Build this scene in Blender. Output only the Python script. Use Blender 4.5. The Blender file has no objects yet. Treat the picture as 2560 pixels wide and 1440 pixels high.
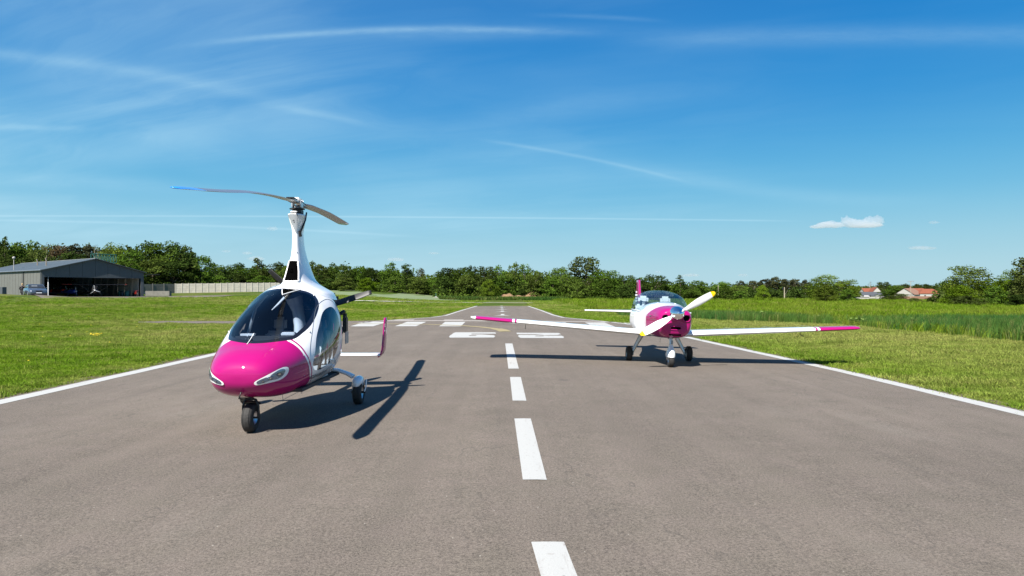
import bpy, bmesh, math, random
import numpy as np
from mathutils import Vector, Matrix, noise
from mathutils.bvhtree import BVHTree
R = math.radians
rng = np.random.default_rng(7)
random.seed(7)
sc = bpy.context.scene
C = sc.collection

# ------------------------------------------------------------------ camera, world, sun, exposure
F, H, HZ = 1700.0, 1.6, 732.0          # focal length and horizon in photo pixels (2560 wide), eye height
cd = bpy.data.cameras.new('camera')
cam = bpy.data.objects.new('camera', cd)
C.objects.link(cam)
cam.location = (0, 0, H)
cam.rotation_euler = (R(90), 0, 0)
cd.sensor_width = 36
cd.lens = 36 * F / 2560
cd.shift_y = (HZ - 720) / 2560
cd.clip_start = 0.1
cd.clip_end = 30000
sc.camera = cam
sc.view_settings.view_transform = 'Standard'
sc.view_settings.look = 'None'
sc.view_settings.gamma = 1
sc.view_settings.use_curve_mapping = False
sc.view_settings.exposure = 1.15
sc.cycles.max_bounces = 8
sc.cycles.transparent_max_bounces = 24
sc.cycles.volume_bounces = 8

SUNV = Vector((-0.41, -0.82, 1.0)).normalized()
sl = bpy.data.lights.new('sun', 'SUN')
sun = bpy.data.objects.new('sun', sl)
C.objects.link(sun)
sl.energy = 4.8
sl.angle = R(0.53)
sl.color = (1, 0.955, 0.88)
sun.rotation_euler = (-SUNV).to_track_quat('-Z', 'Y').to_euler()
sun.location = (0, -20, 60)

class NT:
    """small helper for writing node trees"""
    def __init__(s, tree):
        s.t = tree; s.n = tree.nodes; s.l = tree.links
    def new(s, typ, **kw):
        nd = s.n.new(typ)
        for k, v in kw.items():
            setattr(nd, k, v)
        return nd
    def put(s, sock, v):
        if isinstance(v, bpy.types.NodeSocket): s.l.new(v, sock)
        elif v is not None: sock.default_value = v
    def m(s, op, a, b=None, c=None, clamp=False):
        nd = s.new('ShaderNodeMath', operation=op, use_clamp=clamp)
        s.put(nd.inputs[0], a); s.put(nd.inputs[1], b); s.put(nd.inputs[2], c)
        return nd.outputs[0]
    def mix(s, f, a, b, blend='MIX'):
        nd = s.new('ShaderNodeMix', data_type='RGBA', blend_type=blend)
        s.put(nd.inputs[0], f)
        for i, v in ((6, a), (7, b)):
            s.put(nd.inputs[i], (*v, 1) if isinstance(v, tuple) and len(v) == 3 else v)
        return nd.outputs[2]
    def noise(s, vec, scale, detail=4, rough=0.55, dist=0.0):
        nd = s.new('ShaderNodeTexNoise')
        s.put(nd.inputs['Vector'], vec)
        nd.inputs['Scale'].default_value = scale; nd.inputs['Detail'].default_value = detail
        nd.inputs['Roughness'].default_value = rough; nd.inputs['Distortion'].default_value = dist
        return nd.outputs[0]
    def map(s, v, a, b, c=0.0, d=1.0, smooth=False):
        nd = s.new('ShaderNodeMapRange', interpolation_type='SMOOTHSTEP' if smooth else 'LINEAR')
        nd.clamp = True if not smooth else nd.clamp
        s.put(nd.inputs[0], v)
        for i, q in enumerate((a, b, c, d)): nd.inputs[i + 1].default_value = q
        return nd.outputs[0]
    def xyz(s, x, y, z=0.0):
        nd = s.new('ShaderNodeCombineXYZ')
        s.put(nd.inputs[0], x); s.put(nd.inputs[1], y); s.put(nd.inputs[2], z)
        return nd.outputs[0]
    def sep(s, v):
        nd = s.new('ShaderNodeSeparateXYZ'); s.put(nd.inputs[0], v)
        return nd.outputs
    def scl(s, v, k):
        nd = s.new('ShaderNodeMapping'); s.put(nd.inputs[0], v); nd.inputs['Scale'].default_value = k
        return nd.outputs[0]

# sky: Nishita daylight, high cirrus and old contrails
w = bpy.data.worlds.new('World'); sc.world = w; w.use_nodes = True
W = NT(w.node_tree); W.n.clear()
sky = W.new('ShaderNodeTexSky', sky_type='NISHITA')
sky.sun_disc = False
sky.sun_elevation = R(47.5); sky.sun_rotation = math.atan2(SUNV.x, SUNV.y)
sky.air_density = 1.25; sky.dust_density = 0.25; sky.ozone_density = 3.0; sky.altitude = 200
tc = W.new('ShaderNodeTexCoord')
dx, dy, dz = W.sep(tc.outputs['Generated'])
zz = W.m('MAXIMUM', dz, 0.0)
hs = W.new('ShaderNodeHueSaturation'); hs.inputs['Saturation'].default_value = 1.22; hs.inputs['Value'].default_value = 1.0
W.put(hs.inputs['Color'], sky.outputs[0])
ramp = W.new('ShaderNodeValToRGB'); ramp.color_ramp.interpolation = 'B_SPLINE'
els = [(0.0, (.415, .62, .705)), (.054, (.36, .595, .69)), (.135, (.135, .47, .70)), (.246, (.022, .262, .62)), (.395, (.006, .180, .53)), (.70, (.012, .10, .36)), (1.0, (.008, .07, .27))]
cr_ = ramp.color_ramp
while len(cr_.elements) < len(els): cr_.elements.new(0.5)
for e_, (p_, c_) in zip(cr_.elements, els): e_.position = p_; e_.color = (*c_, 1)
W.put(ramp.inputs[0], zz)
sc10 = W.new('ShaderNodeVectorMath', operation='SCALE'); sc10.inputs[3].default_value = 10.0; W.l.new(ramp.outputs[0], sc10.inputs[0])
skyc = W.mix(0.97, hs.outputs[0], sc10.outputs[0])
fy = W.m('MAXIMUM', dy, 0.05)
U = W.m('DIVIDE', dx, fy); V = W.m('DIVIDE', dz, fy)
front = W.m('GREATER_THAN', dy, 0.06)
zp = W.m('ADD', zz, 0.13)
PX = W.m('DIVIDE', dx, zp); PY = W.m('DIVIDE', dy, zp)
wob = W.noise(W.xyz(PX, PY), 0.8, 3)
fib = W.noise(W.xyz(W.m('MULTIPLY_ADD', PX, 0.35, wob), W.m('MULTIPLY_ADD', PY, 1.3, W.m('MULTIPLY', PX, 0.35))), 1.5, 7, 0.62, 0.6)
patch = W.noise(W.xyz(PX, PY, 3.3), 0.55, 3)
cir = W.m('MULTIPLY', W.map(fib, 0.40, 0.80), W.map(patch, 0.36, 0.62))
side = W.map(dx, 0.45, -0.45, 0.10, 1.15)
cir = W.m('MULTIPLY', W.m('MULTIPLY', cir, side), 0.42)
veil = W.m('MULTIPLY', W.m('MULTIPLY', W.map(patch, 0.3, 0.7), side), 0.20)
grain = W.noise(W.xyz(W.m('MULTIPLY', U, 14.0), W.m('MULTIPLY', V, 60.0)), 1.0, 6, 0.7)
grain2 = W.noise(W.xyz(W.m('MULTIPLY', U, 2.2), W.m('MULTIPLY', V, 7.0), 5.0), 1.0, 3, 0.6)
tot = W.m('ADD', cir, veil)
def q3(p):   # parabola through three photo points, in sky directions
    u = [(a - 1280) / F for a, b in p]; v = [(HZ - b) / F for a, b in p]
    c, b, a = np.polyfit(u, v, 2)
    return float(a), float(b), float(c), min(u), max(u)
def trail(p, wpx, amp, fade=0.08, g=0.6):
    global tot
    a, b, c, u0, u1 = q3(p)
    f = W.m('MULTIPLY_ADD', W.m('MULTIPLY_ADD', U, c, b), U, a)
    t = W.m('MULTIPLY', W.m('SUBTRACT', V, f), F / wpx)
    t = W.m('ADD', t, W.m('MULTIPLY_ADD', grain2, 1.2 * g, -0.6 * g))
    e = W.m('EXPONENT', W.m('MULTIPLY', W.m('MULTIPLY', t, t), -1.0))
    win = W.m('MULTIPLY', W.map(U, u0 - fade, u0 + fade, smooth=True), W.map(U, u1 - fade, u1 + fade, 1, 0, smooth=True))
    k = W.m('MULTIPLY', W.m('MULTIPLY', e, win), W.map(grain, 0.25, 0.7, 1 - g, 1.0))
    tot = W.m('ADD', tot, W.m('MULTIPLY', W.m('MULTIPLY', k, front), amp))
trail([(-200, 120), (150, 152), (640, 238)], 16, 0.21, 0.10)
trail([(560, 104), (950, 76), (1350, 76)], 8, 0.30, 0.12)
trail([(900, 90), (1250, 82), (1500, 78)], 20, 0.14, 0.15)
trail([(1380, 38), (1480, 41), (1620, 50)], 6, 0.12, 0.05)
trail([(1240, 355), (1560, 415), (1700, 450)], 4.5, 0.18, 0.04, 0.3)
trail([(1560, 412), (1800, 462), (2250, 500)], 18, 0.16, 0.12, 0.4)
trail([(-400, 541), (700, 541), (1950, 552)], 2.0, 0.36, 0.05, 0.1)
trail([(-300, 549), (400, 560), (980, 588)], 3.0, 0.30, 0.10, 0.1)
trail([(1640, 100), (2000, 92), (2900, 90)], 24, 0.17, 0.10, 0.5)
trail([(-300, 440), (100, 450), (520, 478)], 20, 0.20, 0.15, 0.6)
trail([(700, 268), (800, 284), (900, 305)], 9, 0.22, 0.05, 0.5)
trail([(-200, 318), (60, 318), (200, 322)], 8, 0.20, 0.06, 0.5)
trail([(1100, 470), (1250, 455), (1700, 435)], 26, 0.14, 0.2, 0.4)
trail([(1150, 310), (1300, 285), (1700, 235)], 30, 0.13, 0.2, 0.4)
tot = W.m('MINIMUM', tot, 0.8)
wht = W.new('ShaderNodeRGB'); wht.outputs[0].default_value = (4.5, 7.1, 8.5, 1)
lowfade = W.map(dz, -0.02, 0.06)
tot = W.m('MULTIPLY', tot, lowfade)
fin = W.mix(tot, skyc, wht.outputs[0])
bg = W.new('ShaderNodeBackground'); bg.inputs['Strength'].default_value = 0.05
W.put(bg.inputs[0], fin)
wo = W.new('ShaderNodeOutputWorld'); W.l.new(bg.outputs[0], wo.inputs[0])

# ------------------------------------------------------------------ helpers
def tag(o, label=None, cat=None, group=None, kind=None):
    if label: o['label'] = label
    if cat: o['category'] = cat
    if group: o['group'] = group
    if kind: o['kind'] = kind
    return o
def thing(name, label, cat, loc=(0, 0, 0), rz=0, group=None):
    o = bpy.data.objects.new(name, None); C.objects.link(o)
    o.empty_display_size = 0.3
    o.location = loc; o.rotation_euler = (0, 0, rz)
    return tag(o, label, cat, group)
def mesh_obj(name, verts, faces, mats, parent=None, smooth=False, mi=None):
    me = bpy.data.meshes.new(name)
    if isinstance(verts, np.ndarray): verts = verts.tolist()
    if isinstance(faces, np.ndarray): faces = faces.tolist()
    me.from_pydata(verts, [], faces)
    for m in (mats if isinstance(mats, (list, tuple)) else [mats]): me.materials.append(m)
    if mi is not None: me.polygons.foreach_set('material_index', mi)
    if smooth: me.polygons.foreach_set('use_smooth', [True] * len(me.polygons))
    me.update()
    o = bpy.data.objects.new(name, me); C.objects.link(o)
    if parent: o.parent = parent
    return o
class MB:
    def __init__(s): s.v = []; s.f = []; s.sm = []; s.mi = []; s.cur = 0
    def add(s, vs, fs, smooth=False):
        b = len(s.v); s.v += [tuple(p) for p in vs]
        for f in fs: s.f.append([b + i for i in f]); s.sm.append(smooth); s.mi.append(s.cur)
        return s
    def box(s, x0, x1, y0, y1, z0, z1, M=None, bev=0.0):
        if bev > 0:
            bm = bmesh.new(); bmesh.ops.create_cube(bm, size=1)
            for v in bm.verts: v.co = Vector(((x0 + x1) / 2 + v.co.x * (x1 - x0), (y0 + y1) / 2 + v.co.y * (y1 - y0), (z0 + z1) / 2 + v.co.z * (z1 - z0)))
            bmesh.ops.bevel(bm, geom=bm.edges[:], offset=bev, segments=2, affect='EDGES')
            bm.verts.ensure_lookup_table()
            vs = [v.co.copy() for v in bm.verts]; fs = [[v.index for v in f.verts] for f in bm.faces]; bm.free()
        else:
            vs = [Vector(p) for p in ((x0, y0, z0), (x1, y0, z0), (x1, y1, z0), (x0, y1, z0), (x0, y0, z1), (x1, y0, z1), (x1, y1, z1), (x0, y1, z1))]
            fs = [(3, 2, 1, 0), (4, 5, 6, 7), (0, 1, 5, 4), (1, 2, 6, 5), (2, 3, 7, 6), (3, 0, 4, 7)]
        if M is not None: vs = [M @ p for p in vs]
        return s.add(vs, fs, False)
    def tube(s, pts, r, n=10, caps=True, flat=(1, 1)):
        pts = [Vector(p) for p in pts]
        rs = r if isinstance(r, (list, tuple)) else [r] * len(pts)
        vs = []; up = None
        for i, p in enumerate(pts):
            d = (pts[min(i + 1, len(pts) - 1)] - pts[max(i - 1, 0)]).normalized()
            if up is None: up = Vector((0, 0, 1)) if abs(d.z) < 0.9 else Vector((1, 0, 0))
            a = d.cross(up).normalized(); b = a.cross(d).normalized(); up = b
            for k in range(n):
                t = 2 * math.pi * k / n
                vs.append(p + a * math.cos(t) * rs[i] * flat[0] + b * math.sin(t) * rs[i] * flat[1])
        fs = [[i * n + k, i * n + (k + 1) % n, (i + 1) * n + (k + 1) % n, (i + 1) * n + k] for i in range(len(pts) - 1) for k in range(n)]
        s.add(vs, fs, True)
        if caps:
            m = len(pts)
            s.add(vs[:n], [list(range(n))[::-1]]); s.add(vs[(m - 1) * n:], [list(range(n))])
        return s
    def lathe(s, prof, axis='z', c=(0, 0, 0), n=24, smooth=True):
        vs = []
        for (r, h) in prof:
            for k in range(n):
                t = 2 * math.pi * k / n; a, b = r * math.cos(t), r * math.sin(t)
                p = {'z': (a, b, h), 'x': (h, a, b), 'y': (a, h, b)}[axis]
                vs.append((p[0] + c[0], p[1] + c[1], p[2] + c[2]))
        fs = [[i * n + k, i * n + (k + 1) % n, (i + 1) * n + (k + 1) % n, (i + 1) * n + k] for i in range(len(prof) - 1) for k in range(n)]
        if axis == 'y': fs = [f[::-1] for f in fs]
        return s.add(vs, fs, smooth)
    def build(s, name, mat, parent=None):
        o = mesh_obj(name, s.v, s.f, mat, parent, mi=s.mi)
        o.data.polygons.foreach_set('use_smooth', s.sm)
        bm = bmesh.new(); bm.from_mesh(o.data); bmesh.ops.recalc_face_normals(bm, faces=bm.faces[:]); bm.to_mesh(o.data); bm.free()
        return o
def copy_tree(o, parent=None):
    c = o.copy(); C.objects.link(c); c.parent = parent
    for ch in list(o.children): copy_tree(ch, c)
    return c
def pchip(xs, ys, x):
    xs = np.array(xs, float); ys = np.array(ys, float); h = np.diff(xs); d = np.diff(ys) / h; m = np.zeros(len(xs))
    m[0] = d[0]; m[-1] = d[-1]
    for i in range(1, len(xs) - 1):
        m[i] = 0 if d[i - 1] * d[i] <= 0 else 3 * (h[i - 1] + h[i]) / ((2 * h[i] + h[i - 1]) / d[i - 1] + (h[i] + 2 * h[i - 1]) / d[i])
    x = np.clip(np.asarray(x, float), xs[0], xs[-1]); k = np.clip(np.searchsorted(xs, x) - 1, 0, len(xs) - 2); t = (x - xs[k]) / h[k]
    return ys[k] * (1 + 2 * t) * (1 - t) ** 2 + m[k] * h[k] * t * (1 - t) ** 2 + ys[k + 1] * t * t * (3 - 2 * t) + m[k + 1] * h[k] * t * t * (t - 1)
def sstep(a, b, x):
    t = np.clip((np.asarray(x, float) - a) / (b - a), 0, 1); return t * t * (3 - 2 * t)

# ------------------------------------------------------------------ materials
def mat(name, col, rough=0.5, metal=0.0, coat=0.0, var=0.0, vscale=6.0, bump=0.0, bscale=40.0, spec=0.5):
    m = bpy.data.materials.new(name); m.use_nodes = True
    n = NT(m.node_tree); b = n.n['Principled BSDF']
    b.inputs['Base Color'].default_value = (*col, 1); b.inputs['Roughness'].default_value = rough
    b.inputs['Metallic'].default_value = metal; b.inputs['Coat Weight'].default_value = coat
    b.inputs['Coat Roughness'].default_value = 0.03; b.inputs['Specular IOR Level'].default_value = spec
    tcn = n.new('ShaderNodeTexCoord')
    if var:
        f = n.noise(tcn.outputs['Object'], vscale, 5, 0.6)
        f2 = n.map(f, 0.3, 0.7, 1 - var, 1 + var)
        n.put(b.inputs['Base Color'], n.mix(1.0, (*col, 1), n.xyz(f2, f2, f2), 'MULTIPLY'))
    if bump:
        bp = n.new('ShaderNodeBump'); bp.inputs['Strength'].default_value = bump; bp.inputs['Distance'].default_value = 0.02
        n.put(bp.inputs['Height'], n.noise(tcn.outputs['Object'], bscale, 4))
        n.l.new(bp.outputs[0], b.inputs['Normal'])
    return m
MAG = (0.345, 0.0030, 0.128)
M = {}
M['white'] = mat('gloss_white', (0.80, 0.80, 0.80), 0.25, coat=1.0, var=0.02)
M['white_satin'] = mat('satin_white', (0.74, 0.74, 0.74), 0.45, var=0.03)
M['magenta'] = mat('magenta_paint', MAG, 0.5, coat=1.0, var=0.02, spec=0.08)
M['black'] = mat('black_plastic', (0.012, 0.012, 0.013), 0.45, var=0.15)
M['blackgloss'] = mat('black_gloss', (0.01, 0.01, 0.012), 0.15, coat=0.6)
M['void'] = mat('dark_inside', (0.002, 0.002, 0.002), 1.0, spec=0.0)  # near-black colour stands in for shade inside openings; also the dark console
M['rubber'] = mat('tyre_rubber', (0.022, 0.021, 0.02), 0.75, var=0.2, bump=0.3)
M['alu'] = mat('brushed_metal', (0.62, 0.62, 0.63), 0.35, metal=0.9, var=0.06)
M['greymetal'] = mat('grey_painted_metal', (0.30, 0.32, 0.34), 0.35, metal=0.3, var=0.06)
M['chrome'] = mat('polished_metal', (0.9, 0.9, 0.92), 0.04, metal=1.0)
M['blade'] = mat('rotor_blade_metal', (0.30, 0.32, 0.36), 0.33, metal=0.75, var=0.05)
M['bladeblue'] = mat('blue_tip_paint', (0.02, 0.22, 0.75), 0.25, coat=0.7)
M['carbon'] = mat('carbon_black', (0.012, 0.012, 0.014), 0.5, coat=0.0, var=0.1)
M['yellow'] = mat('yellow_paint', (0.85, 0.55, 0.0), 0.35, coat=0.5)
M['seat'] = mat('grey_seat_leather', (0.66, 0.66, 0.65), 0.55, var=0.05, bump=0.1)
M['seatdark'] = mat('dark_trim', (0.035, 0.037, 0.042), 0.7, var=0.1)
M['darkgrey'] = mat('dark_grey_letter', (0.10, 0.11, 0.12), 0.4)
M['lens'] = mat('lamp_reflector', (0.20, 0.26, 0.36), 0.22, metal=0.8)
M['lamp'] = mat('lamp_bulb_ring', (0.06, 0.07, 0.09), 0.15, coat=1.0)
def glass(name, tint, refl=1.0):
    m = bpy.data.materials.new(name); m.use_nodes = True
    n = NT(m.node_tree); n.n.clear()
    tr = n.new('ShaderNodeBsdfTransparent'); tr.inputs[0].default_value = (*tint, 1)
    gl = n.new('ShaderNodeBsdfGlossy'); gl.inputs['Roughness'].default_value = 0.015
    fr = n.new('ShaderNodeFresnel'); fr.inputs[0].default_value = 1.5
    k = n.m('MULTIPLY_ADD', fr.outputs[0], refl, 0.03, clamp=True)
    mx = n.new('ShaderNodeMixShader'); n.l.new(k, mx.inputs[0]); n.l.new(tr.outputs[0], mx.inputs[1]); n.l.new(gl.outputs[0], mx.inputs[2])
    o = n.new('ShaderNodeOutputMaterial'); n.l.new(mx.outputs[0], o.inputs[0])
    return m
M['glass'] = glass('tinted_acrylic', (0.64, 0.72, 0.82), 1.0)
M['glassdoor'] = glass('door_acrylic', (0.66, 0.74, 0.82), 1.5)
M['glassclear'] = glass('canopy_acrylic', (0.76, 0.86, 0.90), 0.30)
def paint(name, inside=(0.022, 0.025, 0.03)):
    """livery: magenta nose, white gap, magenta stripe, white hull, read from the 'livery' value of the shell; dark lining on the inside"""
    m = bpy.data.materials.new(name); m.use_nodes = True
    n = NT(m.node_tree); b = n.n['Principled BSDF']
    at = n.new('ShaderNodeAttribute', attribute_name='livery').outputs['Fac']
    a = n.m('LESS_THAN', at, 0.0)
    s1 = n.m('GREATER_THAN', at, 0.035); s2 = n.m('LESS_THAN', at, 0.062)
    k = n.m('ADD', a, n.m('MULTIPLY', s1, s2), clamp=True)
    tcn = n.new('ShaderNodeTexCoord')
    dirt = n.map(n.noise(tcn.outputs['Object'], 3, 6, 0.65), 0.3, 0.75, 1.0, 0.93)
    col = n.mix(k, (0.80, 0.80, 0.80), MAG)
    col = n.mix(1.0, col, n.xyz(dirt, dirt, dirt), 'MULTIPLY')
    geo = n.new('ShaderNodeNewGeometry')
    col = n.mix(geo.outputs['Backfacing'], col, inside)
    n.put(b.inputs['Base Color'], col)
    b.inputs['Roughness'].default_value = 0.5; b.inputs['Specular IOR Level'].default_value = 0.08; b.inputs['Coat Roughness'].default_value = 0.025
    n.put(b.inputs['Coat Weight'], n.m('SUBTRACT', 1.0, geo.outputs['Backfacing']))
    return m
M['hull'] = paint('hull_livery')

def asphalt():
    m = bpy.data.materials.new('worn_asphalt'); m.use_nodes = True
    n = NT(m.node_tree); b = n.n['Principled BSDF']
    P = n.new('ShaderNodeTexCoord').outputs['Object']
    big = n.noise(P, 0.25, 4, 0.6); mid = n.noise(P, 2.2, 5, 0.65); fine = n.noise(P, 55, 3, 0.75)
    grit = n.noise(P, 140, 2, 0.8)
    streak = n.noise(n.scl(P, (1.6, 0.06, 1)), 1.0, 5, 0.65)
    k = n.m('ADD', n.map(big, 0.3, 0.7, -0.12, 0.12), n.map(mid, 0.3, 0.7, -0.09, 0.09))
    k = n.m('ADD', k, n.map(streak, 0.3, 0.7, -0.10, 0.08))
    k = n.m('ADD', k, n.map(fine, 0.32, 0.68, -0.40, 0.32))
    k = n.m('ADD', n.m('ADD', k, n.map(grit, 0.35, 0.65, -0.32, 0.30)), 1.0)
    col = n.mix(n.map(mid, 0.35, 0.65), (0.142, 0.120, 0.097), (0.138, 0.114, 0.095))
    col = n.mix(1.0, col, n.xyz(k, k, k), 'MULTIPLY')
    vor = n.new('ShaderNodeTexVoronoi'); n.put(vor.inputs['Vector'], P); vor.inputs['Scale'].default_value = 16
    chip = n.m('MULTIPLY', n.m('LESS_THAN', vor.outputs['Distance'], 0.10), n.m('GREATER_THAN', n.sep(vor.outputs['Color'])[0], 0.955))
    col = n.mix(chip, col, (0.32, 0.29, 0.25))
    v2 = n.new('ShaderNodeTexVoronoi'); n.put(v2.inputs['Vector'], n.scl(P, (1, 0.6, 1))); v2.inputs['Scale'].default_value = 0.8
    spot = n.m('MULTIPLY', n.map(v2.outputs['Distance'], 0.03, 0.09, 1, 0), n.m('GREATER_THAN', n.sep(v2.outputs['Color'])[1], 0.7))
    col = n.mix(n.m('MULTIPLY', spot, 0.45), col, (0.06, 0.055, 0.05))
    sk = n.noise(n.scl(P, (5.0, 0.05, 1)), 1.0, 3, 0.5)
    skm = n.m('MULTIPLY', n.map(sk, 0.60, 0.72), n.map(n.noise(P, 0.18, 3), 0.45, 0.6))
    col = n.mix(n.m('MULTIPLY', skm, 0.28), col, (0.06, 0.055, 0.05))
    pale = n.m('MULTIPLY', n.map(n.noise(n.scl(P, (1, .35, 1)), 0.5, 5, 0.7), 0.58, 0.72), 0.35)
    col = n.mix(pale, col, (0.20, 0.175, 0.15))
    # thin sealed cracks and rubber scuffs
    wv = n.noise(n.scl(P, (0.5, 0.22, 1)), 1.3, 4, 0.55)
    ck = n.m('MULTIPLY', n.map(n.m('ABSOLUTE', n.m('SUBTRACT', wv, 0.5)), 0.0, 0.004, 1, 0), n.map(big, 0.45, 0.55))
    col = n.mix(n.m('MULTIPLY', ck, 0.40), col, (0.05, 0.045, 0.04))
    n.put(b.inputs['Base Color'], col)
    b.inputs['Roughness'].default_value = 0.9; b.inputs['Specular IOR Level'].default_value = 0.3
    bp = n.new('ShaderNodeBump'); bp.inputs['Strength'].default_value = 0.55; bp.inputs['Distance'].default_value = 0.008
    n.put(bp.inputs['Height'], n.m('ADD', fine, grit)); n.l.new(bp.outputs[0], b.inputs['Normal'])
    return m
M['asphalt'] = asphalt()
def marking(name, col, wear=0.35):
    m = bpy.data.materials.new(name); m.use_nodes = True
    n = NT(m.node_tree); b = n.n['Principled BSDF']
    P = n.new('ShaderNodeTexCoord').outputs['Object']
    a = n.noise(P, 30, 5, 0.7); c = n.noise(n.scl(P, (7, 0.7, 1)), 1.5, 5, 0.7); d = n.noise(P, 120, 2, 0.8)
    k = n.m('ADD', n.map(a, 0.60, 0.72, 0, 0.7), n.map(c, 0.58, 0.75, 0, 0.5))
    k = n.m('MULTIPLY', k, wear, clamp=True)
    g = n.map(d, 0.3, 0.7, 0.88, 1.08)
    cc = n.mix(1.0, (*col, 1), n.xyz(g, g, g), 'MULTIPLY')
    n.put(b.inputs['Base Color'], n.mix(k, cc, (0.22, 0.19, 0.17)))
    b.inputs['Roughness'].default_value = 0.75
    return m
M['mark'] = marking('runway_white_paint', (0.38, 0.38, 0.365), 1.5)
M['markold'] = marking('faded_white_paint', (0.34, 0.31, 0.28), 1.6)
M['markyellow'] = marking('faded_yellow_paint', (0.27, 0.22, 0.11), 1.3)

def grassmat(name, cA, cB, cC, leaf=False):
    m = bpy.data.materials.new(name); m.use_nodes = True
    n = NT(m.node_tree); b = n.n['Principled BSDF']
    geo = n.new('ShaderNodeNewGeometry'); P = geo.outputs['Position']
    big = n.noise(P, 0.09, 4, 0.6); mid = n.noise(n.scl(P, (0.6, 1.2, 1)), 0.7, 5, 0.7); fine = n.noise(P, 9, 5, 0.75)
    col = n.mix(n.map(mid, 0.35, 0.65), cA, cB)
    dry = n.map(n.m('ADD', big, n.m('MULTIPLY', mid, 0.6)), 0.74, 0.98)
    col = n.mix(dry, col, cC)
    x, y, z = n.sep(P)
    # the mown grass right of the runway is drier and paler
    rt = n.m('MULTIPLY', n.map(x, 7.0, 11.0), n.map(n.noise(P, 0.5, 4, 0.7), 0.25, 0.7, 0.45, 1.0))
    if not leaf or leaf == 'turf': col = n.mix(n.m('MULTIPLY', rt, 0.75), col, cC)
    if leaf:
        r = n.new('ShaderNodeObjectInfo').outputs['Random']
        k = n.map(r, 0, 1, 0.45, 1.6)
        col = n.mix(1.0, col, n.xyz(k, k, k), 'MULTIPLY')
        col = n.mix(n.m('MULTIPLY', n.m('GREATER_THAN', r, 0.93), 0.6), col, (0.30, 0.24, 0.10))
        d = n.new('ShaderNodeBsdfDiffuse'); t = n.new('ShaderNodeBsdfTranslucent')
        n.put(d.inputs[0], col); n.put(t.inputs[0], col)
        mx = n.new('ShaderNodeMixShader'); mx.inputs[0].default_value = 0.4
        n.l.new(d.outputs[0], mx.inputs[1]); n.l.new(t.outputs[0], mx.inputs[2])
        n.l.new(mx.outputs[0], n.n['Material Output'].inputs[0])
    else:
        k = n.map(fine, 0.25, 0.75, 0.55, 1.3)
        col = n.mix(1.0, col, n.xyz(k, k, k), 'MULTIPLY')
        n.put(b.inputs['Base Color'], col)
        b.inputs['Roughness'].default_value = 0.95; b.inputs['Specular IOR Level'].default_value = 0.1
        bp = n.new('ShaderNodeBump'); bp.inputs['Strength'].default_value = 0.7; bp.inputs['Distance'].default_value = 0.08
        n.put(bp.inputs['Height'], fine); n.l.new(bp.outputs[0], b.inputs['Normal'])
    return m
M['grass'] = grassmat('meadow_ground', (0.042, 0.075, 0.008), (0.062, 0.10, 0.011), (0.14, 0.14, 0.04))  # darkened so the gaps between tufts read as shade
M['turf'] = grassmat('grass_blades', (0.105, 0.195, 0.014), (0.175, 0.265, 0.022), (0.29, 0.30, 0.085), 'turf')
M['crop'] = grassmat('cereal_blades', (0.048, 0.125, 0.030), (0.068, 0.150, 0.036), (0.10, 0.17, 0.03), 'crop')
M['meadow'] = grassmat('tall_meadow_blades', (0.115, 0.20, 0.012), (0.15, 0.235, 0.015), (0.18, 0.22, 0.03), 'crop')
M['nettle'] = grassmat('rough_weeds', (0.045, 0.10, 0.02), (0.06, 0.13, 0.025), (0.10, 0.14, 0.03), 'crop')
def leafmat(name, c1, c2, bright=1.0):
    m = bpy.data.materials.new(name); m.use_nodes = True
    n = NT(m.node_tree)
    geo = n.new('ShaderNodeNewGeometry'); r = n.new('ShaderNodeObjectInfo').outputs['Random']
    ob = n.new('ShaderNodeTexCoord').outputs['Object']
    a = n.noise(ob, 5, 4, 0.6)
    rp = geo.outputs['Random Per Island']
    col = n.mix(n.map(a, 0.35, 0.65), c1, c2)
    wn = n.noise(geo.outputs['Position'], 0.10, 4, 0.65)
    k = n.m('MULTIPLY', n.map(rp, 0, 1, 0.5, 1.5), n.m('MULTIPLY', n.map(r, 0, 1, 0.7, 1.3), n.map(wn, 0.3, 0.7, 0.62, 1.38)))
    col = n.mix(n.map(n.m('FRACT', n.m('MULTIPLY', r, 7.3)), 0.4, 1.0, 0, 0.45), col, (0.10, 0.105, 0.03))
    col = n.mix(1.0, col, n.xyz(k, k, k), 'MULTIPLY')
    d = n.new('ShaderNodeBsdfDiffuse'); t = n.new('ShaderNodeBsdfTranslucent')
    n.put(d.inputs[0], col); n.put(t.inputs[0], col)
    mx = n.new('ShaderNodeMixShader'); mx.inputs[0].default_value = 0.3
    n.l.new(d.outputs[0], mx.inputs[1]); n.l.new(t.outputs[0], mx.inputs[2])
    n.l.new(mx.outputs[0], n.n['Material Output'].inputs[0])
    return m
M['leaf_dark'] = leafmat('dark_foliage', (0.026, 0.048, 0.010), (0.048, 0.076, 0.015))
M['leaf_mid'] = leafmat('green_foliage', (0.044, 0.086, 0.012), (0.084, 0.140, 0.018))
M['leaf_bright'] = leafmat('fresh_foliage', (0.070, 0.125, 0.008), (0.120, 0.180, 0.013))
M['leaf_pine'] = leafmat('pine_needles', (0.045, 0.052, 0.028), (0.075, 0.078, 0.040))
M['leaf_brown'] = leafmat('reddish_foliage', (0.09, 0.065, 0.035), (0.12, 0.085, 0.05))
M['bark'] = mat('bark', (0.12, 0.095, 0.07), 0.9, var=0.3, vscale=3, bump=0.5, bscale=8)
M['barkpale'] = mat('pale_bark', (0.30, 0.26, 0.20), 0.9, var=0.25, vscale=3)
M['soil'] = mat('bare_clay_soil', (0.19, 0.115, 0.06), 0.95, var=0.35, vscale=1.5, bump=0.8, bscale=3)
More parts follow.
